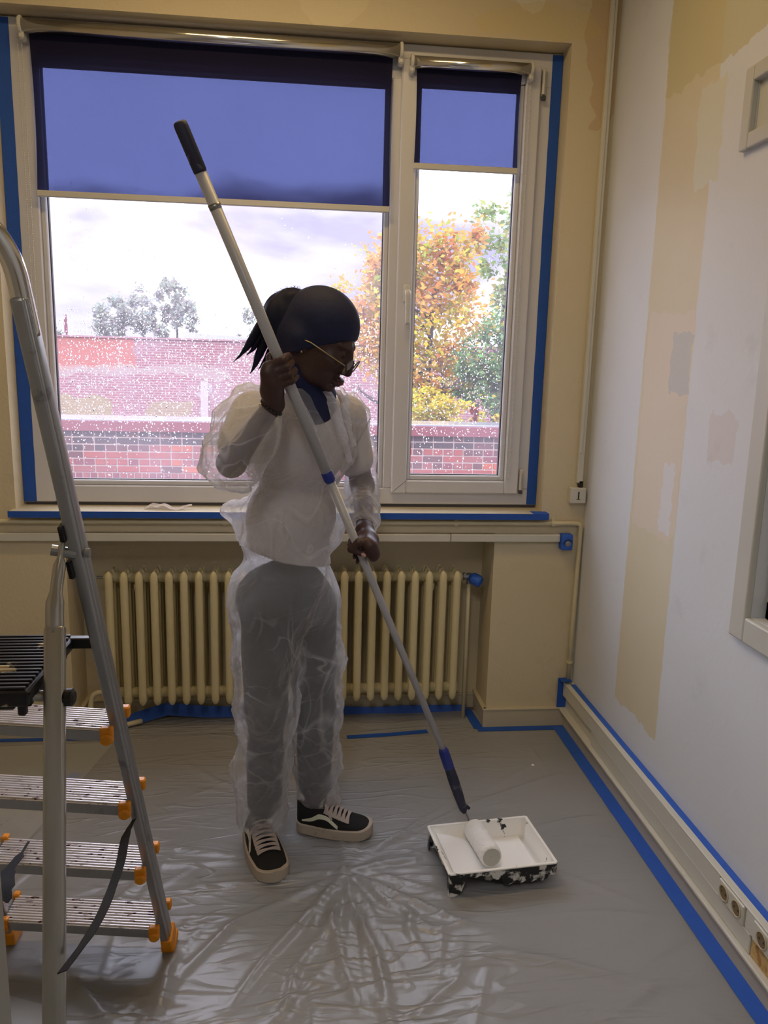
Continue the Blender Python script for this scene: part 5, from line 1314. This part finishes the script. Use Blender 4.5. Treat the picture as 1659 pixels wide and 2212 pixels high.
for k in range(44):
    a = rh.uniform(0, 1); p0 = q(598+66*a, 640-16*math.sin(PI*a)+rh.uniform(0, 4)); d_ = Vector((rh.uniform(-.6, .8), 0, rh.uniform(.2, 1))).normalized()
    tube(bm, spline([p0-d_*.01, p0+d_*.006, p0+d_*.012+Vector((rh.uniform(-.006, .006), 0, -.002))], 3), .00045, 4)
o = obj('flyaway_hair', bm, m_hair, hair); o['kind'] = 'stuff'

# glasses
gl = None
bm = bmesh.new()
def rim(s_):
    cc = H(.128, .034*s_, -.040); ex = hl*1.0-hf*.12*s_; ex /= np.linalg.norm(ex); ey = hu+hf*.15; ey /= np.linalg.norm(ey)
    P = [Vector(cc+ex*math.cos(a)*.0255+ey*math.sin(a)*.0235) for a in [2*PI*k/24 for k in range(25)]]
    tube(bm, P, .0016, 8, cap=False); return cc, ex, ey
r1_, r2_ = rim(-1), rim(1)
tube(bm, spline([H(.129, -.0095, -.036), H(.134, 0, -.032), H(.129, .0095, -.036)], 3), .0015, 8)
glasses = obj('glasses', bm, m_black, person, True)
m_goldwire = M('gold_wire', (190, 170, 120), .3, .8)
for s_ in (-1, 1):
    bm = bmesh.new(); tube(bm, [H(.125, .0600*s_, -.036), H(.110, .068*s_, -.034), H(.02, .082*s_, -.026), H(-.01, .083*s_, -.030)], .0015, 8); obj('temple', bm, m_goldwire, glasses, True)
m_lens = mat_clear_film('lens', .02, (.9, .9, .95))
for cc, ex, ey in (r1_, r2_):
    bm = bmesh.new(); vv = [bm.verts.new(Vector(cc+ex*math.cos(a)*.0245+ey*math.sin(a)*.0225)) for a in [2*PI*k/24 for k in range(24)]]; bm.faces.new(vv); bmesh.ops.solidify(bm, geom=bm.faces[:], thickness=.001); obj('lens', bm, m_lens, glasses)
# bracelet
fa = (wrR-elR)/np.linalg.norm(wrR-elR); bc_ = wrR-fa*.012
s1, u1, _ = frame_of(Vector(fa)); bm = bmesh.new()
for k in range(18):
    a = 2*PI*k/18; p = Vector(bc_)+(s1*math.cos(a)+u1*math.sin(a))*.029
    bmesh.ops.create_icosphere(bm, subdivisions=1, radius=.0052, matrix=Matrix.Translation(p))
o = obj('bracelet', bm, m_black, person, True); o['kind'] = 'stuff'; o['label'] = 'dark beaded bracelet'
bm = bmesh.new(); bmesh.ops.create_icosphere(bm, subdivisions=2, radius=.005, matrix=Matrix.Translation(Vector(bc_)+(Vector((-.9, -.45, .2)).normalized())*.031)); obj('bracelet_charm', bm, m_goldwire, person, True)

# shoes: thick pale sole, black suede upper, wavy side stripe, flat white laces
m_suede = M('black_suede', (16, 16, 18), .85, var=.2, bump=.001, bscale=200); m_sole = M('offwhite_rubber', (178, 164, 146), .6, var=.08, dirt=(132, 112, 98), dscale=20, dlo=.62, dhi=.74)
m_stripe = M('cream_leather', (206, 206, 182), .5, var=.04); m_lace = M('white_lace', (184, 170, 162), .8, var=.05, bump=.001, bscale=300)
def shoe(heel, toe):
    heel = Vector(heel); toe = Vector(toe); dx = (toe-heel); L = dx.length; dx.normalize(); dy = Vector((-dx.y, dx.x, 0))
    def halfw(u):   # heel 0 .. toe 1
        base = .040+.013*math.sin(PI*min(1, max(0, (u-.15)/.85))**1.0)
        if u < .14: base *= math.sqrt(max(0, 1-((.14-u)/.14)**2))*.999+.001
        if u > .80: base = .0476*math.sqrt(max(0, 1-((u-.80)/.20)**2))+.0005
        return base
    def P(u, y, z): return heel+dx*(u*L)+dy*y+Vector((0, 0, z))
    z0 = .0045
    bm = bmesh.new(); nU = 40; us = [.5-.5*math.cos(PI*i/nU) for i in range(nU+1)]; rings = []
    for z, g in ((0, -.001), (.004, .004), (.034, .0042), (.037, .0)):
        ring = [P(u, halfw(u)+g, z0+z+.006*max(0, u-.85)/.15) for u in us]+[P(u, -halfw(u)-g, z0+z+.006*max(0, u-.85)/.15) for u in us[::-1][1:-1]]
        rings.append([bm.verts.new(p) for p in ring])
    for a, b in zip(rings[:-1], rings[1:]):
        for k in range(len(a)): bm.faces.new((a[k], a[(k+1) % len(a)], b[(k+1) % len(a)], b[k]))
    bm.faces.new(rings[0][::-1]); bm.faces.new(rings[-1])
    root_bm = bmesh.new()
    def top(u): # height of the upper's ridge
        if u < .32: return .098-.010*math.sin(PI*u/.32)
        if u < .70: return .098-.042*((u-.32)/.38)
        return .056-.020*((u-.70)/.30)**2
    zs = .034
    def S(u, th, off=0.0):
        w = max(.004, halfw(u)-.001)+off; n = 2.4; cs, sn = math.cos(th), math.sin(th)
        y = w*(abs(cs)**(2/n))*(1 if cs >= 0 else -1)*(1-.10*sn); z = zs+(top(u)+off-zs)*(abs(sn)**(2/n))
        return P(u*.985+.006, y, z0+z)
    g = []
    for i in range(nU+1):
        u = us[i]; g.append([root_bm.verts.new(S(u, PI*k/20)) for k in range(21)])
    for i in range(nU):
        for k in range(20): root_bm.faces.new((g[i][k], g[i+1][k], g[i+1][k+1], g[i][k+1]))
    root_bm.faces.new(g[0]); root_bm.faces.new(g[-1][::-1])
    sh = obj('shoe', root_bm, m_suede, person, True)
    obj('sole', bm, m_sole, sh, False)
    for s_ in (0, 1):
        pth = [(.10, .22), (.22, .34), (.34, .55), (.44, .60), (.52, .42), (.585, .22)]
        cur = spline([Vector((u, t, 0)) for u, t in pth], 5)
        bm = bmesh.new(); prev = None; wd = [.05+.10*min(1, i/8) for i in range(len(cur))]
        for i, c_ in enumerate(cur):
            th0, th1 = c_.y-wd[i]*.9, c_.y+wd[i]*.9; th0 = max(.03, th0)
            if s_: th0, th1 = PI-th0, PI-th1
            row = [bm.verts.new(S(c_.x, th0+(th1-th0)*k/3, .0016)) for k in range(4)]
            if prev:
                for k in range(3): bm.faces.new((prev[k], row[k], row[k+1], prev[k+1]))
            prev = row
        obj('side_stripe', bm, m_stripe, sh, True)
    bm = bmesh.new()
    for k in range(6):
        u = .40+.055*k; a0, a1 = R(48), R(132)
        for sgn in (1, -1):
            P_ = [S(u+(.0 if sgn > 0 else .03)+(.030*t*sgn), a0+(a1-a0)*t, .0035+.002*math.sin(PI*t)) for t in [i/8 for i in range(9)]]
            ribbon(bm, P_, .0085, .0022, dx)
    for s_ in (-1, 1):
        ribbon(bm, spline([S(.40, R(90), .006), P(.40, .018*s_, z0+.100), P(.45, .040*s_, z0+.088), P(.50, .046*s_, z0+.066)], 4), .007, .002, dx)
    o = obj('laces', bm, m_lace, sh); o['kind'] = 'stuff'
    bm = bmesh.new(); fr = [S(.33, R(a), .002) for a in range(62, 119, 8)]; ribbon(bm, fr, .018, .003, dx+Vector((0, 0, 1))); obj('tongue_label', bm, m_stripe, sh)
a = fl2(528, 1812); b = fl2(600, 1911)
shoe((-.158, 2.318, 0), (b[0]-.004, b[1]-.004, 0))
a = fl2(640, 1782); b = fl2(804, 1806)
shoe((a[0]+.002, a[1]-.015, 0), (b[0], b[1], 0))
